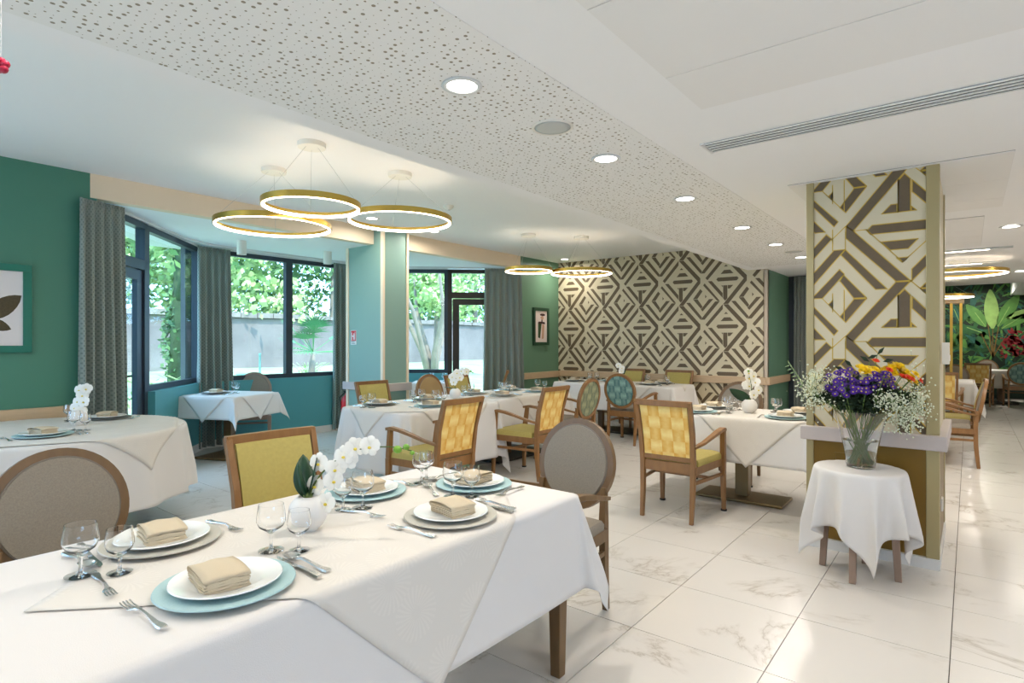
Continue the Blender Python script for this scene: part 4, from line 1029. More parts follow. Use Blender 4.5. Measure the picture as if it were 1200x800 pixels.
def chair(kind, x, y, deg, label, z=0):
    spec = {'rectA': ('rect', W_, M['olive'], M['olive'], M['weave_yellow'], True, None), 'rectN': ('rect', W_, M['olive'], M['olive'], M['weave_yellow'], False, None),
            'ovalG': ('oval', DW, M['grey_fab'], M['grey_fab'], M['weave_teal'], True, M['piping']), 'ovalT': ('oval', W_, M['grey_fab'], M['grey_fab'], M['weave_teal'], True, M['piping']),
            'ovalS': ('oval', W_, M['grey_fab'], M['grey_fab'], M['weave_olive'], True, M['piping']), 'ovalW': ('oval', M['grey_wood'], M['grey_fab'], M['grey_fab'], M['grey_fab'], False, M['piping']), 'ovalN': ('oval', W_, M['warm_lit_grey_fab'], M['warm_lit_grey_fab'], M['weave_teal'], False, M['piping'])}[kind]
    if kind not in CH:
        CH[kind] = make_chair(spec[0], label, *spec[1:5], arms=spec[5], piping=spec[6])
        o = CH[kind]; o.location = (x, y, z); o.rotation_euler = (0, 0, R(deg)); return o
    return dup(CH[kind], (x, y, z), R(deg), label)
chair('ovalG', -2.43, 0.66, -90, 'oval-backed grey armchair in the left foreground across the long table')
chair('ovalG', -1.65, 2.34, 180, 'oval-backed grey armchair at the far head of the long foreground table')
chair('rectN', -2.36, 1.49, -92, 'square-backed olive chair behind the white orchid of the long foreground table')
chair('rectA', -3.46, 3.33, 90, 'yellow woven-backed armchair at the near middle table, seen right above the foreground glasses')
chair('rectA', -3.56, 4.78, 90, 'yellow woven-backed armchair right of the cloth corner hanging between the middle tables')
chair('ovalS', -3.72, 5.74, 90, 'oval sage-backed armchair seen obliquely, right of the second yellow armchair')
chair('ovalT', -3.64, 7.21, 0, 'oval teal-backed armchair at the table before the patterned wall')
chair('rectA', -1.82, 4.47, 0, 'yellow woven-backed armchair in the centre, left of the bronze pedestal base')
chair('ovalN', -5.14, 5.17, -90, 'warm-lit grey oval-backed chair behind the middle tables, in front of the right splay window')
chair('rectN', -4.99, 4.16, -90, 'olive square-backed chair in front of the pale pillar')
chair('rectN', -5.12, 5.68, -90, 'olive square-backed chair in front of the bronze garden door, right of the warm-lit oval chair')
chair('rectN', -5.95, 6.85, 128, 'chair seen edge-on beside the curtain of the bronze garden door')
chair('rectN', -3.59, 8.46, 180, 'olive square-backed chair against the patterned wall, rightmost behind the rear table')
chair('rectN', -4.40, 8.46, 180, 'olive square-backed chair against the patterned wall, behind the rear orchid')
chair('ovalG', -1.88, 5.92, 180, 'oval grey chair behind the orchid of the table by the column')
chair('ovalW', -7.44, 3.84, -125, 'grey oval-backed chair behind the small square table by the wide window')
chair('ovalT', -0.19, 8.2, 90, 'grey-seated oval armchair seen from the side, right of the column')
chair('rectA', -0.19, 8.86, 90, 'yellow-seated armchair just behind the one right of the column')
chair('rectA', -0.35, 10.96, 0, 'yellow woven-backed armchair partly hidden by the column, in the far room')
chair('rectA', 0.14, 16.0, 0, 'yellow woven-backed armchair before the jungle mural')
chair('ovalT', 0.84, 16.1, 0, 'oval teal-backed armchair at the right edge before the jungle mural')
chair('ovalG', 0.33, 17.75, 180, 'oval grey chair half hidden behind the yellow armchair at the mural')
chair('ovalG', -0.22, 13.35, 180, 'dark oval chair behind the brass posts in the far room')

# ------------------------------------------------------------------ tables and draped cloths
def drape(name, mt, parent, a, b, r, top, cw, ch, ang, off, eps, n, amp, camp, flare, m_c=6, k_s=9.0, m_r=None, seed=0.0, drop_scale=1.0, cflare=0.22, disc=False):
    """cloth cw x ch (rotated ang, centred at off) laid over a rounded rectangle 2a x 2b; top height"""
    m = MB(); m.uv = []
    nx_ = max(8, int(cw / n)); ny_ = max(8, int(ch / n)); ca, sa = math.cos(ang), math.sin(ang); rb = 0.012
    for j in range(ny_ + 1):
        for i in range(nx_ + 1):
            s_ = (i / nx_ - 0.5) * cw; t_ = (j / ny_ - 0.5) * ch
            if disc: u_, v_ = 2 * s_ / cw, 2 * t_ / ch; s_, t_ = s_ * math.sqrt(1 - v_ * v_ / 2), t_ * math.sqrt(1 - u_ * u_ / 2)
            x = s_ * ca - t_ * sa + off[0]; y = s_ * sa + t_ * ca + off[1]
            qx = max(-(a - r), min(a - r, x)); qy = max(-(b - r), min(b - r, y))
            dx, dy = x - qx, y - qy; L = math.hypot(dx, dy)
            if L <= r: p = (x, y, top + eps)
            else:
                nx0, ny0 = dx / L, dy / L; e = L - r; th = math.atan2(ny0, nx0)
                corner = abs(math.sin(2 * th))
                ee = e - rb * (1 - math.exp(-e / rb)); mc = m_r or m_c
                wv = (amp * (1 - corner) + camp * corner) if not m_r else amp
                ph = math.sin(k_s * (qx + 1.3 * qy) * 1.0 + mc * th + seed) * 0.7 + 0.3 * math.sin(k_s * 1.9 * (qx - qy) + (mc + 3) * th + 1.3 + seed)
                g = min(1, ee / 0.35)
                out = rb * (1 - math.exp(-e / rb)) + (flare + (0 if m_r else cflare) * corner) * ee + wv * g * ph + eps
                tang = wv * g * 0.35 * math.cos(k_s * (qx + 1.3 * qy) + mc * th + seed)
                p = (qx + nx0 * (r + out) - ny0 * tang, qy + ny0 * (r + out) + nx0 * tang, top + eps - ee * (1 - 0.10 * corner * min(1, e)) * drop_scale)
                if p[2] < 0.004: p = (p[0], p[1], 0.004)
            m.v.append(p); m.uv.append((s_, t_))
    for j in range(ny_):
        for i in range(nx_):
            q = j * (nx_ + 1) + i; m.face((q, q + 1, q + nx_ + 2, q + nx_ + 1))
    o = m.obj(name, mt, parent, smooth=True)
    s = o.modifiers.new('thick', 'SOLIDIFY'); s.thickness = 0.0014; s.offset = -1
    return o
ZT = 0.742
def cloth(name, label, x, y, rz, group, **k):
    o = drape(name, k.pop('mt', M['cloth']), None, **k); o.location = (x, y, 0); o.rotation_euler = (0, 0, rz)
    return tag(o, label, 'tablecloth', group)
def tabletop(a, b, r):
    pts = []
    for cx_, cy_, a0 in ((a - r, b - r, 0), (-(a - r), b - r, 90), (-(a - r), -(b - r), 180), (a - r, -(b - r), 270)):
        for k in range(7): t = R(a0 + 15 * k); pts.append((cx_ + r * math.cos(t), cy_ + r * math.sin(t)))
    return pts
def table(label, x, y, rz, a, b, base, wood=None, r=0.02, mt=None, name='dining_table'):
    t = thing(name, label, 'table', (x, y, 0), rz, 'dining tables')
    MB().prism(tabletop(a - 0.004, b - 0.004, r), ZT - 0.03, ZT).obj('tabletop', wood or M['wood'], t, smooth='auto')
    if base == 'legs':
        for sx in (-1, 1):
            for sy in (-1, 1):
                MB().bar((sx * (a - 0.06), sy * (b - 0.05), ZT - 0.03), (sx * (a - 0.06), sy * (b - 0.05), 0), (0.07, 0.045), (0.07, 0.045)).obj('leg', wood or M['dark_wood'], t, bevel=0.004)
        for sy in (-1, 1): MB().box(-(a - 0.1), a - 0.1, sy * (b - 0.05) - 0.012, sy * (b - 0.05) + 0.012, ZT - 0.1, ZT - 0.03).obj('apron', wood or M['dark_wood'], t)
        for sx in (-1, 1): MB().box(sx * (a - 0.06) - 0.012, sx * (a - 0.06) + 0.012, -(b - 0.09), b - 0.09, ZT - 0.1, ZT - 0.03).obj('apron', wood or M['dark_wood'], t)
    else:
        bx, by, pw = base; bmt = mt or M['black_metal']
        MB().box(-bx, bx, -by, by, 0.006, 0.03).obj('base_plate', bmt, t, bevel=0.006)
        for px_ in ((0,) if bx < 0.5 else (-0.35, 0.35)):
            MB().box(px_ - pw, px_ + pw, -pw * 0.8, pw * 0.8, 0.03, ZT - 0.03).obj('pedestal', mt if mt else M['dark_wood'], t, bevel=0.004)
    return t
G1, G2 = 'white tablecloths', 'ivory damask overlay cloths'
# T1 long foreground table (two put together)
table('dark-legged table under the long white cloth in the foreground', -1.69, 1.40, 0, 0.43, 0.62, 'legs', M['dark_wood'])
table('second table continuing the long foreground table towards the lower left', -1.69, 0.145, 0, 0.43, 0.62, 'legs', M['dark_wood'])
T1Y = (2.02 - 0.475) / 2
cloth('tablecloth', 'long white tablecloth in the foreground, hanging to the lower right corner', -1.69, T1Y, 0, G1, a=0.43, b=1.2475, r=0.02, top=ZT, cw=1.62, ch=3.23, ang=0, off=(0, 0), eps=0.001, n=0.022, amp=0.008, camp=0.05, flare=0.09, k_s=3.0, m_c=5, seed=2.2)
cloth('overlay_cloth', 'ivory damask overlay diamond on the foreground table, its point hanging at bottom centre', -1.69, T1Y, 0, G2, mt=M['damask'], a=0.43, b=1.2475, r=0.02, top=ZT, cw=1.2, ch=1.2, ang=R(45), off=(0, 1.19 - T1Y), eps=0.006, n=0.022, amp=0.008, camp=0.05, flare=0.09, k_s=3.0, m_c=5, seed=2.2)
# T2 round, left
table('round table under the draped white cloth by the green wall', -5.08, 1.20, 0, 0.8, 0.8, (0.3, 0.3, 0.05), r=0.78)
cloth('tablecloth', 'white tablecloth hanging in soft folds round the circular table at left', -5.08, 1.20, 0, G1, a=0.8, b=0.8, r=0.8, top=ZT, cw=2.62, ch=2.62, disc=True, ang=R(20), off=(0, 0), eps=0.001, n=0.024, amp=0.042, camp=0.042, flare=0.09, m_r=17, seed=0.5)
cloth('overlay_cloth', 'ivory overlay cloth with a hanging point on the circular table at left', -5.08, 1.20, 0, G2, mt=M['damask'], a=0.8, b=0.8, r=0.8, top=ZT, cw=1.5, ch=1.5, ang=R(68), off=(0, 0), eps=0.007, n=0.024, amp=0.042, camp=0.042, flare=0.09, m_r=17, seed=0.5)
# T3 small square by the window
a3 = R(24)
table('small square pedestal table by the corner window', -6.93, 3.32, a3, 0.39, 0.39, (0.27, 0.27, 0.05), mt=M['dark_wood'])
cloth('tablecloth', 'white tablecloth on the small square table by the window', -6.93, 3.32, a3, G1, a=0.39, b=0.39, r=0.03, top=ZT, cw=1.30, ch=1.30, ang=0, off=(0, 0), eps=0.001, n=0.024, amp=0.010, camp=0.05, flare=0.09, seed=1.0)
cloth('overlay_cloth', 'white overlay diamond on the small square table by the window', -6.93, 3.32, a3, G2, a=0.39, b=0.39, r=0.03, top=ZT, cw=0.98, ch=0.98, ang=R(45), off=(0, 0), eps=0.006, n=0.024, amp=0.010, camp=0.05, flare=0.09, seed=1.0)
# T4a, T4b middle tables
table('near one of the two middle tables under white cloth', -4.275, 3.975, 0, 0.475, 0.675, (0.30, 0.36, 0.05), r=0.15)
cloth('tablecloth', 'white tablecloth of the near middle table, falling almost to the floor', -4.275, 3.975, 0, G1, a=0.475, b=0.675, r=0.15, top=ZT, cw=2.05, ch=2.45, ang=0, off=(0, 0), eps=0.001, n=0.026, amp=0.022, camp=0.045, flare=0.08, m_c=13, seed=0.3, k_s=15, cflare=0.05)
cloth('overlay_cloth', 'ivory overlay diamond on the near middle table with points hanging left and front', -4.275, 3.975, 0, G2, mt=M['damask'], a=0.475, b=0.675, r=0.15, top=ZT, cw=1.3, ch=1.3, ang=R(45), off=(0, -0.02), eps=0.007, n=0.024, amp=0.022, camp=0.045, flare=0.08, m_c=13, seed=0.3, k_s=15, cflare=0.05)
table('far one of the two middle tables under white cloth', -4.40, 5.45, 0, 0.45, 0.70, (0.30, 0.5, 0.05))
cloth('tablecloth', 'white tablecloth of the far middle table with two long hanging corner tips', -4.40, 5.45, 0, G1, a=0.45, b=0.70, r=0.02, top=ZT, cw=1.74, ch=2.24, ang=0, off=(0, 0), eps=0.001, n=0.026, amp=0.012, camp=0.06, flare=0.08, m_c=7, seed=2.0, cflare=0.10)
cloth('overlay_cloth', 'ivory overlay diamond on the far middle table', -4.40, 5.45, 0, G2, mt=M['damask'], a=0.45, b=0.70, r=0.02, top=ZT, cw=1.2, ch=1.2, ang=R(45), off=(0, 0), eps=0.006, n=0.024, amp=0.012, camp=0.06, flare=0.08, m_c=7, seed=2.0, cflare=0.10)
# T7 in the right splay
table('small table in the right splay of the bay', -6.55, 6.35, R(40), 0.36, 0.36, (0.25, 0.25, 0.04))
cloth('tablecloth', 'white tablecloth of the small table before the right splay window', -6.55, 6.35, R(40), G1, a=0.36, b=0.36, r=0.02, top=ZT, cw=1.24, ch=1.24, ang=0, off=(0, 0), eps=0.001, n=0.03, amp=0.01, camp=0.05, flare=0.09, seed=0.7)
# T5 before the patterned wall
table('rear table before the patterned wall under white cloth', -4.17, 7.96, 0, 0.98, 0.38, (0.85, 0.25, 0.04))
cloth('tablecloth', 'white tablecloth of the rear table before the patterned wall', -4.17, 7.96, 0, G1, a=0.98, b=0.38, r=0.02, top=ZT, cw=2.76, ch=1.56, ang=0, off=(0, 0), eps=0.001, n=0.028, amp=0.008, camp=0.04, flare=0.06, seed=0.2)
cloth('overlay_cloth', 'ivory overlay diamond on the rear table before the patterned wall', -4.17, 7.96, 0, G2, mt=M['damask'], a=0.98, b=0.38, r=0.02, top=ZT, cw=1.1, ch=1.1, ang=R(45), off=(0.3, 0), eps=0.006, n=0.028, amp=0.008, camp=0.04, flare=0.06, seed=0.2)
# T6 by the column
table('pedestal table with bronze base plate left of the column', -1.55, 5.21, 0, 0.59, 0.39, (0.36, 0.18, 0.055), mt=M['bronze_base'])
cloth('tablecloth', 'white tablecloth of the pedestal table left of the column', -1.55, 5.21, 0, G1, a=0.59, b=0.39, r=0.02, top=ZT, cw=1.94, ch=1.52, ang=0, off=(0, 0), eps=0.001, n=0.024, amp=0.007, camp=0.05, flare=0.06, seed=1.2, k_s=3)
cloth('overlay_cloth', 'ivory damask overlay with its point hanging in front of the table left of the column', -1.55, 5.21, 0, G2, mt=M['damask'], a=0.59, b=0.39, r=0.02, top=ZT, cw=1.12, ch=1.12, ang=R(45), off=(0.15, 0), eps=0.006, n=0.022, amp=0.007, camp=0.05, flare=0.06, seed=1.2, k_s=3)
for k, (x, y, a, b, l) in enumerate(((-0.92, 8.5, 0.42, 0.62, 'table hidden behind the column in the far room'), (-0.42, 11.85, 0.48, 0.5, 'table beside the brass posts in the far room'), (0.55, 16.95, 1.0, 0.42, 'long table before the jungle mural'))):
    table('white-covered ' + l, x, y, 0, a, b, (0.3, 0.3, 0.05))
    cloth('tablecloth', 'white tablecloth of the ' + l, x, y, 0, G1, a=a, b=b, r=0.02, top=ZT, cw=2 * a + 0.8, ch=2 * b + 0.8, ang=0, off=(0, 0), eps=0.001, n=0.035, amp=0.008, camp=0.05, flare=0.08)
# stool with bouquet
SX, SY = -0.51, 3.95
t = thing('round_stool', 'small round wooden stool table in front of the papered column', 'stool', (SX, SY, 0))
MB().lathe([(0.0, 0.59), (0.215, 0.59), (0.225, 0.6), (0.225, 0.612), (0.215, 0.62), (0.0, 0.62)], 36, cap=False).obj('stool_top', M['grey_wood'], t, smooth='auto')
for k in range(4):
    an = R(-92 + 90 * k); MB().bar((0.16 * math.cos(an), 0.16 * math.sin(an), 0.59), (0.195 * math.cos(an), 0.195 * math.sin(an), 0), (0.042, 0.034)).obj('leg', M['grey_wood'], t, bevel=0.003)
MB().lathe([(0.165, 0.54), (0.185, 0.54), (0.185, 0.59), (0.165, 0.59)], 30, cap=False).obj('apron', M['grey_wood'], t, smooth='auto')
cloth('small_tablecloth', 'small white square cloth draped over the round stool by the column', SX, SY, 0, 'white tablecloths', a=0.228, b=0.228, r=0.228, top=0.62, cw=1.15, ch=1.15, ang=R(-27), off=(0, 0), eps=0.001, n=0.018, amp=0.060, camp=0.060, flare=0.05, m_r=11, seed=2.0)

# ------------------------------------------------------------------ tableware
def proto(fn):
    cache = {}
    def place(x, y, rz, label, z, *key):
        k = key
        if k not in cache:
            o = fn(*key); cache[k] = o
            o.location = (x, y, z); o.rotation_euler = (0, 0, rz); o['label'] = label; return o
        return dup(cache[k], (x, y, z), rz, label)
    return place
def _charger(col):
    t = MB().lathe([(0.0, 0.0), (0.10, 0.0), (0.155, 0.006), (0.162, 0.009), (0.160, 0.012), (0.10, 0.0065), (0.0, 0.0065)], 56, cap=False).obj('charger_plate', M[col], smooth='auto')
    return tag(t, '', 'plate', 'charger plates')
def _plate():
    t = MB().lathe([(0.0, 0.0), (0.075, 0.0), (0.08, 0.003), (0.125, 0.014), (0.130, 0.017), (0.128, 0.020), (0.085, 0.010), (0.078, 0.007), (0.0, 0.006)], 48, cap=False).obj('dinner_plate', M['porcelain'], smooth='auto')
    return tag(t, '', 'plate', 'white dinner plates')
def _napkin(v):
    # folded stack: a strip folded over several times, seen open on one side
    m = MB(); rnd = random.Random(v); lay = 5; th = 0.0068
    sec = []
    w = 0.052
    m_ = []
    def slab(z0, z1, x0, x1, y0, y1, seg=10, bulge=0.0):
        for_ = []
        top = lambda x, y: bulge * (1 - ((x - (x0 + x1) / 2) / ((x1 - x0) / 2)) ** 2)
        n = seg; o = len(m.v)
        for j in range(5):
            for i in range(n + 1):
                x = x0 + (x1 - x0) * i / n; y = y0 + (y1 - y0) * j / 4
                r_ = (z1 - z0) * 0.5; ex = min(i, n - i) / n; f = 1 if ex > 0.0 else 0.25
                m.v.append((x + 0.002 * math.sin(y * 60 + v), y, z1 - (1 - f) * r_ + top(x, y) + 0.0012 * math.sin(9 * x / 0.06 + j + v)))
        k = len(m.v) - o
        for q in range(k):
            x, y, z = m.v[o + q]; i = q % (n + 1); f = 0.75 if i in (0, n) else 0
            m.v.append((x, y, z0 + f * (z1 - z0) * 0.5 + top(x, y) * 0.9))
        for j in range(4):
            for i in range(n):
                q = o + j * (n + 1) + i; m.face((q, q + 1, q + n + 2, q + n + 1)); m.face((q + k + n + 1, q + k + n + 2, q + k + 1, q + k))
        for i in range(n):
            q = o + i; m.face((q + k, q + k + 1, q + 1, q)); q = o + 4 * (n + 1) + i; m.face((q, q + 1, q + k + 1, q + k))
        for j in range(4):
            q = o + j * (n + 1); m.face((q, q + n + 1, q + n + 1 + k, q + k)); q = q + n; m.face((q + k, q + n + 1 + k, q + n + 1, q))
    w = 0.048
    for i in range(lay):
        j = rnd.uniform(-0.003, 0.003); k_ = rnd.uniform(-0.003, 0.003)
        slab(i * 0.0070, i * 0.0070 + 0.0053, -w + j, w + k_, -0.060 + rnd.uniform(-0.003, 0.003), 0.058 + rnd.uniform(-0.002, 0.002), bulge=0.0012 * i)
    for q, (zz, rr) in enumerate(((0.0068, 0.007), (0.0225, 0.007))):
        o = len(m.v)
        for i in range(7):
            a = -PI / 2 + PI * i / 6
            for k_ in range(5): m.v.append((-w + 0.004 + 2 * (w - 0.004) * k_ / 4, 0.057 + rr * math.cos(a), zz + rr * math.sin(a)))
        for i in range(6):
            for k_ in range(4): e_ = o + i * 5 + k_; m.face((e_, e_ + 1, e_ + 6, e_ + 5))
    # last turn, folded loosely over the end and the top
    P = [(0.050, 0.030), (0.063, 0.031), (0.066, 0.037), (0.060, 0.0435), (0.03, 0.0475), (0.0, 0.0485), (-0.03, 0.0465), (-0.056, 0.0425), (-0.063, 0.038)]
    o = len(m.v)
    for (y, z) in P:
        for k_ in range(7): x = -w - 0.002 + (2 * w + 0.004) * k_ / 6; m.v.append((x, y, z + 0.0015 * math.sin(k_ * 1.7 + v + y * 30) - 0.003 * abs(k_ - 3) / 3))
    for i in range(len(P) - 1):
        for k_ in range(6): q = o + i * 7 + k_; m.face((q, q + 7, q + 8, q + 1))
    m.v = [(x * 1.06, y * 1.06, z * 0.9) for x, y, z in m.v]
    ob = m.obj('folded_napkin', M['napkin'], smooth='auto')
    so = ob.modifiers.new('thick', 'SOLIDIFY'); so.thickness = 0.0012; so.offset = 1
    return tag(ob, '', 'napkin', 'folded beige napkins')
def _glass(h, r):
    # tapered bowl on a short stem
    out = [(0.0, 0.0), (r * 0.86, 0.0), (r * 0.87, 0.0010), (r * 0.5, 0.0022), (0.008, 0.005), (0.0045, 0.012), (0.0042, 0.03), (0.0052, h * 0.36), (0.014, h * 0.42), (r * 0.82, h * 0.52), (r, h * 0.64), (r * 0.99, h * 0.74), (r * 0.86, h)]
    inn = [(r * 0.86 - 0.0011, h), (r * 0.99 - 0.0013, h * 0.74), (r - 0.0013, h * 0.64), (r * 0.80, h * 0.53), (0.012, h * 0.445), (0.0, h * 0.44)]
    t = MB().lathe(out + inn, 36, cap=False).obj('stem_glass', M['glass'], smooth='auto')
    return tag(t, '', 'glass', 'stemmed glasses')
def flatware(kind):
    m = MB()
    def strip(path):
        # path: (y, halfwidth, z, thickness)
        o = len(m.v)
        for y, w, z, th in path: m.v += [(-w, y, z), (w, y, z), (w * 0.8, y, z + th), (-w * 0.8, y, z + th)]
        n = len(path)
        for i in range(n - 1):
            for j in range(4):
                a = o + i * 4 + j; b = o + i * 4 + (j + 1) % 4; m.face((a, b, b + 4, a + 4))
        m.face([o + 3, o + 2, o + 1, o]); m.face([o + (n - 1) * 4 + j for j in range(4)])
    hd = [(-0.100, 0.004, 0.0010, 0.003), (-0.098, 0.0095, 0.0008, 0.0035), (-0.085, 0.0105, 0.0006, 0.0035), (-0.06, 0.007, 0.001, 0.003), (-0.02, 0.004, 0.006, 0.003), (0.015, 0.0035, 0.009, 0.003), (0.035, 0.005, 0.006, 0.0025)]
    if kind == 'fork':
        strip(hd + [(0.045, 0.0115, 0.003, 0.002), (0.055, 0.0125, 0.002, 0.002)])
        for k in range(4):
            x = -0.0102 + k * 0.0068; o = len(m.v); mb2 = [(0.054, 0.002), (0.078, 0.0022), (0.098, 0.006)]
            for y, z in mb2: m.v += [(x - 0.0018, y, z), (x + 0.0018, y, z), (x + 0.0014, y, z + 0.0018), (x - 0.0014, y, z + 0.0018)]
            for i in range(2):
                for j in range(4): a = o + i * 4 + j; b = o + i * 4 + (j + 1) % 4; m.face((a, b, b + 4, a + 4))
            m.face([o + 8 + j for j in range(4)])
    elif kind == 'knife':
        strip([(-0.11, 0.006, 0.0005, 0.006), (-0.105, 0.0095, 0.0003, 0.0075), (-0.06, 0.008, 0.0003, 0.007), (-0.01, 0.0065, 0.0005, 0.006), (0.0, 0.0075, 0.0008, 0.004)])
        o = len(m.v); pr = [(0.0, -0.006, 0.008), (0.04, -0.006, 0.009), (0.085, -0.006, 0.009), (0.105, -0.003, 0.007), (0.115, 0.003, 0.0045)]
        for y, x0, x1 in pr: m.v += [(x0, y, 0.0010), (x1, y, 0.0012), (x1, y, 0.0018), (x0, y, 0.0032)]
        for i in range(len(pr) - 1):
            for j in range(4): a = o + i * 4 + j; b = o + i * 4 + (j + 1) % 4; m.face((a, b, b + 4, a + 4))
        m.face([o + (len(pr) - 1) * 4 + j for j in range(4)])
    else:
        sc = 1.0
        strip(hd[:-1] + [(0.04, 0.0045, 0.006, 0.0025)])
        o = len(m.v); nr, ns = 6, 18
        for i in range(nr + 1):
            f = i / nr
            for k in range(ns):
                a = 2 * PI * k / ns; yy = math.cos(a); taper = 1 - 0.18 * yy
                m.v.append((0.0205 * f * math.sin(a) * taper, 0.068 + 0.031 * f * yy, 0.0012 + 0.0095 * f * f))
        for i in range(nr):
            for k in range(ns):
                a = o + i * ns + k; b = o + i * ns + (k + 1) % ns; m.face((a, b, b + ns, a + ns))
    t = m.obj({'fork': 'dinner_fork', 'knife': 'dinner_knife', 'spoon': 'dinner_spoon'}[kind], M['steel'], smooth='auto')
    if kind == 'spoon': so = t.modifiers.new('thick', 'SOLIDIFY'); so.thickness = 0.0012
    return tag(t, '', {'fork': 'fork', 'knife': 'knife', 'spoon': 'spoon'}[kind], 'steel ' + {'fork': 'forks', 'knife': 'knives', 'spoon': 'spoons'}[kind])
charger = proto(_charger); plate = proto(lambda: _plate()); napkin = proto(_napkin); glass = proto(_glass); flat = proto(flatware)
ZS = ZT + 0.0095
def setting(x, y, deg, desc, col='charger_blue', g=((0.20, 0.14), (0.245, 0.065)), fine=True, nrot=0, seed=0, zt=ZS, napoff=(0, 0)):
    rz = R(deg); ca, sa = math.cos(rz), math.sin(rz)
    P = lambda u, v: (x + u * ca - v * sa, y + u * sa + v * ca)
    cn = {'charger_blue': 'pale blue', 'charger_grey': 'pearl grey', 'charger_dark': 'slate grey'}[col]
    charger(x, y, 0, '%s charger plate of %s' % (cn, desc), zt, col)
    plate(*P(0, 0.0), 0, 'white dinner plate of ' + desc, zt + 0.0068)
    napkin(*P(*napoff), rz + R(nrot), 'folded beige napkin of ' + desc, zt + 0.0142, seed % 3)
    for i, (u, v) in enumerate(g):
        if i == 0: glass(*P(u, v), 0, 'larger stemmed glass of ' + desc, zt, 0.135, 0.041)
        else: glass(*P(u, v), 0, 'smaller stemmed glass of ' + desc, zt, 0.118, 0.034)
    flat(*P(-0.19, -0.01), rz + R(3 + seed), 'fork of ' + desc, zt, 'fork')
    flat(*P(0.176, -0.03), rz - R(2), 'knife of ' + desc, zt, 'knife')
    flat(*P(0.207, -0.02), rz + R(3), 'spoon of ' + desc, zt, 'spoon')
setting(-1.455, 0.69, 90, 'the nearest setting at the front of the foreground table', g=((0.20, 0.15), (0.25, 0.085)), nrot=-8, seed=0, napoff=(-0.02, 0.0))
setting(-1.93, 0.72, -90, 'the setting before the left grey oval chair', 'charger_grey', g=((0.235, 0.105), (0.165, 0.165)), nrot=172, seed=1)
setting(-1.42, 1.45, 90, 'the right front setting of the foreground table', 'charger_grey', g=((0.20, 0.185), (0.245, 0.125)), nrot=-10, seed=2, napoff=(0.01, 0.0))
setting(-1.92, 1.47, -90, 'the setting right of the foreground orchid', g=((0.14, 0.165), (0.20, 0.13)), nrot=175, seed=1)
setting(-1.66, 1.835, 180, 'the head setting before the far grey oval chair', g=((0.205, 0.11), (0.25, 0.04)), nrot=5, seed=2)
setting(-4.74, 1.06, 90, 'the front setting on the circular table', fine=False, nrot=20, seed=1)
setting(-5.42, 1.62, -130, 'the rear setting on the circular table', 'charger_dark', nrot=0, seed=0)
setting(-7.02, 3.20, 24, 'the only setting on the small square window table', 'charger_dark', g=((0.10, 0.19), (0.17, 0.15)), nrot=10)
setting(-4.04, 3.85, 90, 'the front setting of the near middle table', seed=0, nrot=6)
setting(-4.52, 3.62, -90, 'the rear left setting of the near middle table', 'charger_dark', seed=1)
setting(-4.52, 4.25, -90, 'the rear right setting of the near middle table', 'charger_dark', seed=2)
setting(-4.19, 5.12, 90, 'the front setting of the far middle table', 'charger_grey', seed=1)
setting(-4.19, 5.80, 90, 'the far front setting of the far middle table', seed=2)
setting(-4.62, 5.10, -90, 'the rear left setting of the far middle table', 'charger_grey', seed=0)
setting(-4.62, 5.78, -90, 'the rear right setting of the far middle table', seed=1)
setting(-4.90, 7.78, 0, 'the near left setting of the rear table', 'charger_dark', seed=0)
setting(-3.62, 7.78, 0, 'the near right setting of the rear table', 'charger_dark', seed=1)
setting(-4.45, 8.14, 180, 'the wall-side left setting of the rear table', seed=2, g=((0.19, 0.10), (0.24, 0.04)))
setting(-3.58, 8.14, 180, 'the wall-side right setting of the rear table', 'charger_dark', seed=0, g=((0.19, 0.10), (0.24, 0.04)))
setting(-1.87, 5.0, 0, 'the near left setting of the table by the column', 'charger_blue', seed=0)
setting(-1.16, 5.02, 0, 'the near right setting of the table by the column', 'charger_blue', seed=1, g=((-0.12, 0.22), (0.24, 0.06)))
setting(-1.87, 5.40, 180, 'the far left setting of the table by the column', 'charger_dark', seed=2, g=((-0.20, 0.10), (-0.245, 0.03)))
setting(-1.14, 5.40, 180, 'the far right setting of the table by the column', 'charger_dark', seed=1, g=((-0.2, 0.06), (0.2, -0.02)))
for k, (x, y) in enumerate(((-6.72, 6.42), (-6.60, 6.30), (-6.52, 6.50))): glass(x, y, 0, 'stemmed glass on the small table in the right splay, %s' % ['left one', 'middle one', 'right one'][k], ZT + 0.004, 0.135, 0.041)
flat(-1.70, 0.50, R(-96), 'extra fork lying between the two left foreground settings', ZT + 0.0095, 'fork')
flat(-1.69, 1.28, R(-80), 'extra fork lying left of the pearl grey front charger', ZT + 0.0095, 'fork')
flat(-1.74, 1.66, R(60), 'spoon lying between the glasses at the right end', ZT + 0.0095, 'spoon')

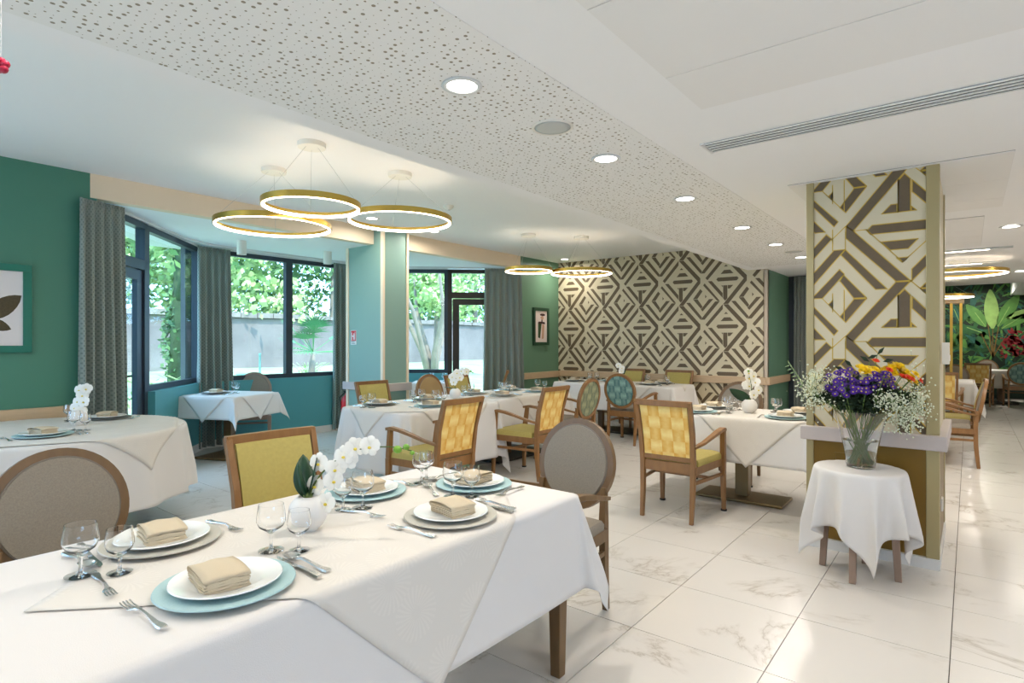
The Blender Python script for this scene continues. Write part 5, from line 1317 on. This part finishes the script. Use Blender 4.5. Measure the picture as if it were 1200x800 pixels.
# ------------------------------------------------------------------ orchids in round pots
def orchid(x, y, z, label, arc, flowers, leaf_specs, pot_r=0.062, seed=0, buds=3, fs=0.036):
    """arc: list of stem points relative to pot; flowers: list of params t along the stem with offset"""
    t = thing('potted_orchid', label, 'orchid', (x, y, z)); rnd = random.Random(seed); r = pot_r
    MB().lathe([(0.0, 0.0), (r * 0.5, 0.0)] + [(r * math.sin(a), r - r * math.cos(a)) for a in [R(30 + 12 * k) for k in range(11)]] + [(r * 0.45, 2 * r * 0.9), (r * 0.4, r * 1.6), (0.0, r * 1.55)], 28, cap=False).obj('pot', M['pot_white'], t, smooth=True)
    P = [Vector(p) for p in arc]
    def at(u):
        u = max(0, min(0.9999, u)) * (len(P) - 1); i = int(u); f = u - i
        p0 = P[max(i - 1, 0)]; p1 = P[i]; p2 = P[min(i + 1, len(P) - 1)]; p3 = P[min(i + 2, len(P) - 1)]
        return 0.5 * ((2 * p1) + (p2 - p0) * f + (2 * p0 - 5 * p1 + 4 * p2 - p3) * f * f + (3 * p1 - p0 - 3 * p2 + p3) * f ** 3)
    MB().tube([at(k / 24) for k in range(25)], 0.0028, 7, scales=[1.2 - 0.5 * k / 24 for k in range(25)]).obj('stem', M['stem'], t, smooth=True)
    MB().ball((0, 0, 2 * r * 0.92), 0.016, 10, 6, (1, 1, 0.7)).obj('moss', M['stem'], t, smooth=True)
    for (an, el, L, W, droop, *roll) in leaf_specs:
        m = MB(); n = 10; d = Vector((math.cos(an) * math.cos(el), math.sin(an) * math.cos(el), math.sin(el))); sd2 = Vector((-math.sin(an), math.cos(an), 0)); upn = d.cross(sd2)
        if roll: sd2, upn = sd2 * math.cos(roll[0]) + upn * math.sin(roll[0]), upn * math.cos(roll[0]) - sd2 * math.sin(roll[0])
        for i in range(n + 1):
            u = i / n; w = W * math.sin(PI * (0.06 + 0.94 * u) ** 0.85) ** 0.75 if u < 1 else 0.001
            c = Vector((0, 0, 2 * r * 0.9)) + d * L * u + Vector((0, 0, -droop * u * u))
            m.v += [tuple(c - sd2 * w - upn * w * 0.25), tuple(c), tuple(c + sd2 * w - upn * w * 0.25)]
        for i in range(n):
            q = i * 3; m.face((q, q + 1, q + 4, q + 3)); m.face((q + 1, q + 2, q + 5, q + 4))
        o = m.obj('leaf', M['leaf_dark'], t, smooth=True); so = o.modifiers.new('thick', 'SOLIDIFY'); so.thickness = 0.002
    for (u, offx, offz, face) in flowers:
        c = at(u) + Vector((offx, offx * 0.4, offz)); m = MB(); face += rnd.uniform(-0.5, 0.5)
        nrm = Vector((math.cos(face), math.sin(face), 0.15)).normalized(); sx = nrm.cross(Vector((0, 0, 1))).normalized(); sz = sx.cross(nrm)
        tw = rnd.uniform(-0.3, 0.3)
        for k in range(5):
            a = PI / 2 + k * 2 * PI / 5 + tw; wide = 0.62 if k in (1, 4) else 0.42
            if k in (1, 4): L = fs * 1.0
            else: L = fs * 0.98
            dr = sx * math.cos(a) + sz * math.sin(a); pr = nrm.cross(dr); o = len(m.v); m.cur = 0
            m.v.append(tuple(c))
            ring = []
            for q in range(9):
                g = q / 8; ww = math.sin(PI * g) ; along = 0.5 - 0.5 * math.cos(PI * g)
            pts = [(0.25, -0.4), (0.6, -1.0), (0.9, -0.75), (1.05, 0), (0.9, 0.75), (0.6, 1.0), (0.25, 0.4)]
            for l, w in pts: m.v.append(tuple(c + dr * L * l + pr * fs * wide * w + nrm * (0.004 * math.sin(l * 3) + (0.003 if k in (1, 4) else 0))))
            mid = len(m.v); m.v.append(tuple(c + dr * L * 0.6 + nrm * 0.009))
            idx = [o] + [o + 1 + q for q in range(len(pts))]
            for q in range(len(idx)): m.face((mid, idx[q], idx[(q + 1) % len(idx)]))
        o = m.obj('blossom', M['petal_white'], t, smooth=True)
        MB().ball(tuple(c + nrm * 0.008 - sz * 0.006), fs * 0.17, 8, 6, (1, 1, 0.8)).obj('lip', M['petal_yellow'], o, smooth=True)
    for k in range(buds):
        c = at(1.0 - 0.07 * k) + Vector((0, 0, 0.008 if k % 2 else -0.006)); MB().ball(tuple(c), 0.0075 + 0.003 * k, 9, 7, (1.2, 1, 0.95)).obj('bud', M['bud'], t, smooth=True)
    return t
FC = -PI / 2 + 0.67   # facing the room side
orchid(-1.70, 1.07, ZT + 0.0015, 'white orchid arching to the right in a round white pot on the foreground table',
       [(0, 0, 0.10), (0.02, 0.015, 0.16), (0.06, 0.05, 0.22), (0.13, 0.10, 0.265), (0.21, 0.165, 0.275), (0.27, 0.21, 0.262)],
       [(0.26, -0.012, -0.03, FC), (0.32, 0.03, -0.03, FC + 0.4), (0.36, -0.03, 0.012, FC - 0.3), (0.43, 0.0, -0.025, FC), (0.46, 0.02, 0.012, FC + 0.2), (0.53, 0.0, -0.02, FC - 0.2), (0.58, 0.0, 0.012, FC + 0.1), (0.66, 0.01, 0.008, FC), (0.22, 0.035, -0.07, FC)],
       [(2.9, 1.2, 0.14, 0.038, 0.0), (0.9, 1.35, 0.13, 0.02, 0.0), (3.9, 1.3, 0.12, 0.03, 0.0)], seed=1, fs=0.034)
orchid(-5.16, 1.36, ZT + 0.0015, 'short white orchid in a round white pot on the circular table',
       [(0, 0, 0.10), (0.005, 0.0, 0.16), (0.01, 0.01, 0.22), (0.02, 0.02, 0.27)], [(0.2, 0.02, -0.02, FC), (0.45, -0.01, 0.0, FC + 0.3), (0.7, 0.015, 0.0, FC), (0.95, -0.025, 0.0, FC - 0.3), (0.95, 0.035, 0.01, FC + 0.2), (0.5, 0.04, -0.01, FC), (0.3, -0.03, -0.02, FC)], [], seed=2, buds=1, fs=0.042)
orchid(-4.40, 4.56, ZT + 0.0015, 'white orchid between the two middle tables',
       [(0, 0, 0.10), (0.0, 0.0, 0.17), (0.03, 0.025, 0.25), (0.08, 0.06, 0.30), (0.15, 0.12, 0.29)], [(0.3, -0.02, 0, FC), (0.45, 0.02, 0.0, FC + 0.3), (0.55, -0.03, 0.02, FC), (0.65, 0.0, 0.02, FC - 0.3), (0.4, -0.05, 0.02, FC), (0.75, 0.02, 0.0, FC)], [(3.6, 0.3, 0.13, 0.03, 0.02)], seed=3, buds=2, fs=0.045)
orchid(-4.12, 7.92, ZT + 0.0015, 'white orchid on the rear table before the patterned wall',
       [(0, 0, 0.10), (-0.01, 0.0, 0.15), (-0.03, -0.02, 0.22), (-0.04, -0.03, 0.28)], [(0.5, 0, 0, FC), (0.7, 0.02, 0.0, FC), (0.9, -0.02, 0.0, FC), (0.3, -0.02, 0.0, FC)], [(0.6, 1.2, 0.17, 0.03, 0.0), (0.9, 1.4, 0.16, 0.025, 0)], seed=4, buds=1, fs=0.045)
orchid(-1.50, 5.22, ZT + 0.0015, 'white orchid with one big dark leaf on the table by the column',
       [(0, 0, 0.10), (0.01, 0.0, 0.16), (0.015, 0.01, 0.24), (0.0, 0.0, 0.32), (-0.01, 0.0, 0.37)], [(0.3, 0.02, -0.01, FC), (0.4, 0.05, 0.0, FC), (0.5, -0.02, 0.0, FC), (0.6, 0.035, 0.0, FC), (0.7, -0.01, 0.0, FC), (0.78, 0.03, 0.0, FC), (0.88, 0.0, 0.0, FC), (0.45, -0.04, 0.02, FC)], [(3.85, 0.5, 0.20, 0.045, 0.0, 1.1)], pot_r=0.066, seed=5, buds=2, fs=0.043)

# ------------------------------------------------------------------ vase and bouquet on the stool
VX, VY, VZ = -0.505, 3.97, 0.6225
t = thing('glass_vase', 'tall flared clear glass vase half full of water on the stool', 'vase', (VX, VY, VZ))
out = [(0.0, 0.0), (0.070, 0.0), (0.075, 0.004), (0.081, 0.05), (0.093, 0.13), (0.112, 0.22), (0.134, 0.30), (0.145, 0.335)]
inn = [(0.1425, 0.3355), (0.131, 0.30), (0.109, 0.22), (0.090, 0.13), (0.078, 0.05), (0.071, 0.014), (0.0, 0.014)]
MB().lathe(out + inn, 44, cap=False).obj('vase_body', M['glass'], t, smooth='auto')
MB().lathe([(0.0, 0.015), (0.0700, 0.015), (0.0770, 0.05), (0.0890, 0.13), (0.0955, 0.16), (0.0, 0.16)], 44, cap=False).obj('water', M['water'], t, smooth='auto')
B = thing('flower_bouquet', 'large mixed bouquet of purple, yellow, orange and white flowers in the glass vase', 'bouquet', (VX, VY, VZ))
rnd = random.Random(21)
# image-right direction in plan and toward-viewer direction
RT = Vector((0.784, 0.6206, 0)); TW = Vector((0.6206, -0.784, 0))
def bp(u, w, v): return RT * u * 1.12 + TW * w + Vector((0, 0, v + 0.045))
heads = []
def stem_to(p, rr=0.0022):
    a = math.atan2(p.dot(TW), p.dot(RT)) + PI + rnd.uniform(-0.9, 0.9); rb_ = rnd.uniform(0.03, 0.062)
    b = RT * math.cos(a) * rb_ + TW * math.sin(a) * rb_ + Vector((0, 0, 0.02))
    cl = lambda q, l: max(-l, min(l, q))
    neck = RT * cl(p.dot(RT) * 0.45, 0.10) + TW * cl(p.dot(TW) * 0.45 + rnd.uniform(-0.04, 0.04), 0.08) + Vector((0, 0, 0.30))
    return [b, (b + neck) / 2 + RT * rnd.uniform(-0.012, 0.012), neck, (neck * 0.45 + p * 0.55) + Vector((0, 0, 0.012)), p]
def flower(p, r, mt, n, name, layers=1, cm=None, up=None):
    m = MB(); c = Vector(p); nr = (c - Vector((0, 0, 0.2))).normalized() + TW * 0.4; nr.normalize(); sx = nr.orthogonal().normalized(); sy = nr.cross(sx)
    for l in range(layers):
        rr = r * (1 - 0.25 * l); lift = 0.2 + 0.55 * l
        for k in range(n):
            a = 2 * PI * (k + 0.5 * l) / n; d = (sx * math.cos(a) + sy * math.sin(a)); s = nr.cross(d); tip = c + (d * math.cos(lift) + nr * math.sin(lift)) * rr; mid = c + (d * math.cos(lift) + nr * math.sin(lift)) * rr * 0.6
            o = len(m.v); m.v += [tuple(c), tuple(mid - s * rr * 0.20), tuple(tip), tuple(mid + s * rr * 0.20)]; m.face((o, o + 1, o + 2, o + 3))
    mats = [mt]
    if cm: m.cur = 1; m.ball(tuple(c + nr * r * 0.12), r * 0.24, 7, 5); mats.append(cm)
    return m.obj(name, mats, B)
st = []
for k in range(105):      # purple asters, upper left to centre
    u = rnd.uniform(-0.215, 0.07); v = 0.50 + rnd.uniform(-0.075, 0.055) - abs(u + 0.03) * 0.12; w = rnd.uniform(0.0, 0.16)
    p = bp(u, w + 0.03, v - 0.15 * w); flower(p, 0.021, M['purple'], 11, 'aster_bloom', 2, M['petal_yellow'])
    if k % 4 == 0: st.append(p)
for k in range(14):
    p = bp(rnd.uniform(0.16, 0.24), rnd.uniform(0.03, 0.12), rnd.uniform(0.37, 0.43)); flower(p, 0.014, M['purple'], 9, 'aster_bloom', 1, M['petal_yellow'])
for k in range(46):      # yellow chrysanthemums, upper right and a few at the top middle
    if k < 38: u = rnd.uniform(0.08, 0.23); v = 0.560 - (u - 0.13) ** 2 * 6 - rnd.uniform(0, 0.05)
    else: u = rnd.uniform(-0.045, 0.03); v = 0.55 + rnd.uniform(-0.03, 0.01)
    p = bp(u, rnd.uniform(0.02, 0.12), v); flower(p, 0.033, M['yellow_fl'], 18, 'chrysanthemum_bloom', 3, M['yellow_fl'])
    if k % 4 == 0: st.append(p)
for u, v, w in ((0.035, 0.585, 0.05), (0.075, 0.535, 0.10), (0.145, 0.495, 0.14), (0.17, 0.485, 0.13), (0.225, 0.475, 0.11), (0.13, 0.50, 0.12)):
    p = bp(u, w + 0.03, v); flower(p, 0.025, M['orange_fl'], 14, 'orange_bloom', 3, M['orange_fl']); st.append(p)
for k in range(30):      # cream snapdragons at left
    u = rnd.uniform(-0.275, -0.20); p = bp(u, rnd.uniform(0, 0.08), 0.455 + rnd.uniform(-0.08, 0.06)); flower(p, 0.020, M['cream_fl'], 6, 'snapdragon_bloom', 2)
    if k % 5 == 0: st.append(p)
for k in range(9): p = bp(rnd.uniform(-0.06, 0.0), 0.1, 0.50 + rnd.uniform(-0.02, 0.02)); flower(p, 0.017, M['cream_fl'], 8, 'snapdragon_bloom', 2)
# baby's breath clouds
m = MB(); gm2 = MB()
def spray(c, n, rx, rw, rv):
    for _ in range(n):
        p = c + RT * rnd.gauss(0, rx) + TW * rnd.gauss(0, rw) + Vector((0, 0, rnd.gauss(0, rv)))
        s = rnd.uniform(0.003, 0.006); m.ball(tuple(p), s, 5, 3)
        if rnd.random() < 0.35: q = p * 0.8 + c * 0.2 - Vector((0, 0, 0.03)); gm2.tube([q, p], 0.0007, 3)
for c, n, rx, rw, rv in ((bp(0.13, 0.15, 0.34), 420, 0.065, 0.03, 0.05), (bp(0.22, 0.10, 0.33), 260, 0.04, 0.04, 0.05), (bp(0.04, 0.16, 0.37), 120, 0.04, 0.03, 0.03), (bp(0.15, 0.14, 0.24), 160, 0.035, 0.03, 0.035), (bp(-0.29, 0.04, 0.42), 220, 0.035, 0.04, 0.05), (bp(-0.24, 0.05, 0.50), 110, 0.04, 0.03, 0.03), (bp(-0.22, 0.06, 0.36), 110, 0.04, 0.03, 0.03), (bp(0.27, 0.05, 0.40), 120, 0.03, 0.03, 0.07)):
    spray(c, n, rx, rw, rv)
o = m.obj('babys_breath', M['gyp'], B); o['kind'] = 'stuff'
for c in ((0.13, 0.15, 0.34), (0.22, 0.10, 0.33), (0.04, 0.16, 0.37), (-0.29, 0.04, 0.42), (-0.24, 0.05, 0.5), (0.27, 0.05, 0.4), (-0.22, 0.06, 0.36), (0.2, 0.12, 0.25)):
    p0 = bp(*c)
    for k in range(9):
        q = p0 + Vector((rnd.gauss(0, 0.04), rnd.gauss(0, 0.04), rnd.gauss(0, 0.035))); gm2.tube([p0 * 0.4 + Vector((0, 0, 0.16)), p0 * 0.8 + Vector((0, 0, 0.04)), q], 0.0009, 4)
o = gm2.obj('fine_twigs', M['stem_green'], B); o['kind'] = 'stuff'
# leaf mass
m = MB()
for k in range(6500):
    u = rnd.uniform(-0.23, 0.25); w = rnd.uniform(-0.12, 0.13); f = 1 - abs(u) / 0.30
    v = rnd.uniform(0.27 + abs(u) * 0.45, 0.33 + 0.15 * f)
    if w * w / 0.02 + u * u / 0.075 > 1: continue
    p = bp(u, w, v); d = Vector((rnd.gauss(0, 1), rnd.gauss(0, 1), rnd.gauss(0.4, 1))).normalized(); s = d.orthogonal().normalized() * 0.0065; L = rnd.uniform(0.02, 0.045)
    o = len(m.v); m.v += [tuple(p), tuple(p + d * L * 0.5 - s), tuple(p + d * L), tuple(p + d * L * 0.5 + s)]; m.face((o, o + 1, o + 2, o + 3))
o = m.obj('leaf_mass', M['foliage'], B); o['kind'] = 'stuff'
for dv in ((0.02, 0.62, 0.3), (0.07, 0.64, 0.8), (0.10, 0.60, 0.2), (0.03, 0.60, 2.6), (-0.06, 0.57, 2.4), (-0.1, 0.55, 2.8)):
    p = bp(dv[0], 0.03, dv[1] - 0.02); d = (RT * math.cos(dv[2]) + Vector((0, 0, math.sin(dv[2])))); s = Vector((0, 0, 1)).cross(TW).normalized(); s = d.cross(TW).normalized() * 0.012
    m = MB(); m.v = [tuple(p), tuple(p + d * 0.03 - s), tuple(p + d * 0.065), tuple(p + d * 0.03 + s)]; m.face((0, 1, 2, 3)); m.obj('leaf', M['foliage'], B); st.append(p)
m = MB()
for k in range(26): st.append(bp(rnd.uniform(-0.24, 0.24), rnd.uniform(-0.1, 0.14), rnd.uniform(0.36, 0.5)))
for p in st[::2]: MB().tube(stem_to(p), 0.0022, 5).obj('stem', M['stem_green'], B, smooth=True)
# grey green pointed leaf spike far left
for k in range(7):
    m = MB(); c = bp(-0.315 - 0.012 * k, 0.03, 0.44 + 0.02 * k)
    for s in (-1, 1):
        d = (RT * (-0.6) + Vector((0, 0, 0.5 + s * 0.7))).normalized(); w = d.cross(TW) * 0.004; o = len(m.v); m.v += [tuple(c), tuple(c + d * 0.015 - w), tuple(c + d * 0.035), tuple(c + d * 0.015 + w)]; m.face((o, o + 1, o + 2, o + 3))
    m.obj('leaf', M['shrub'], B)
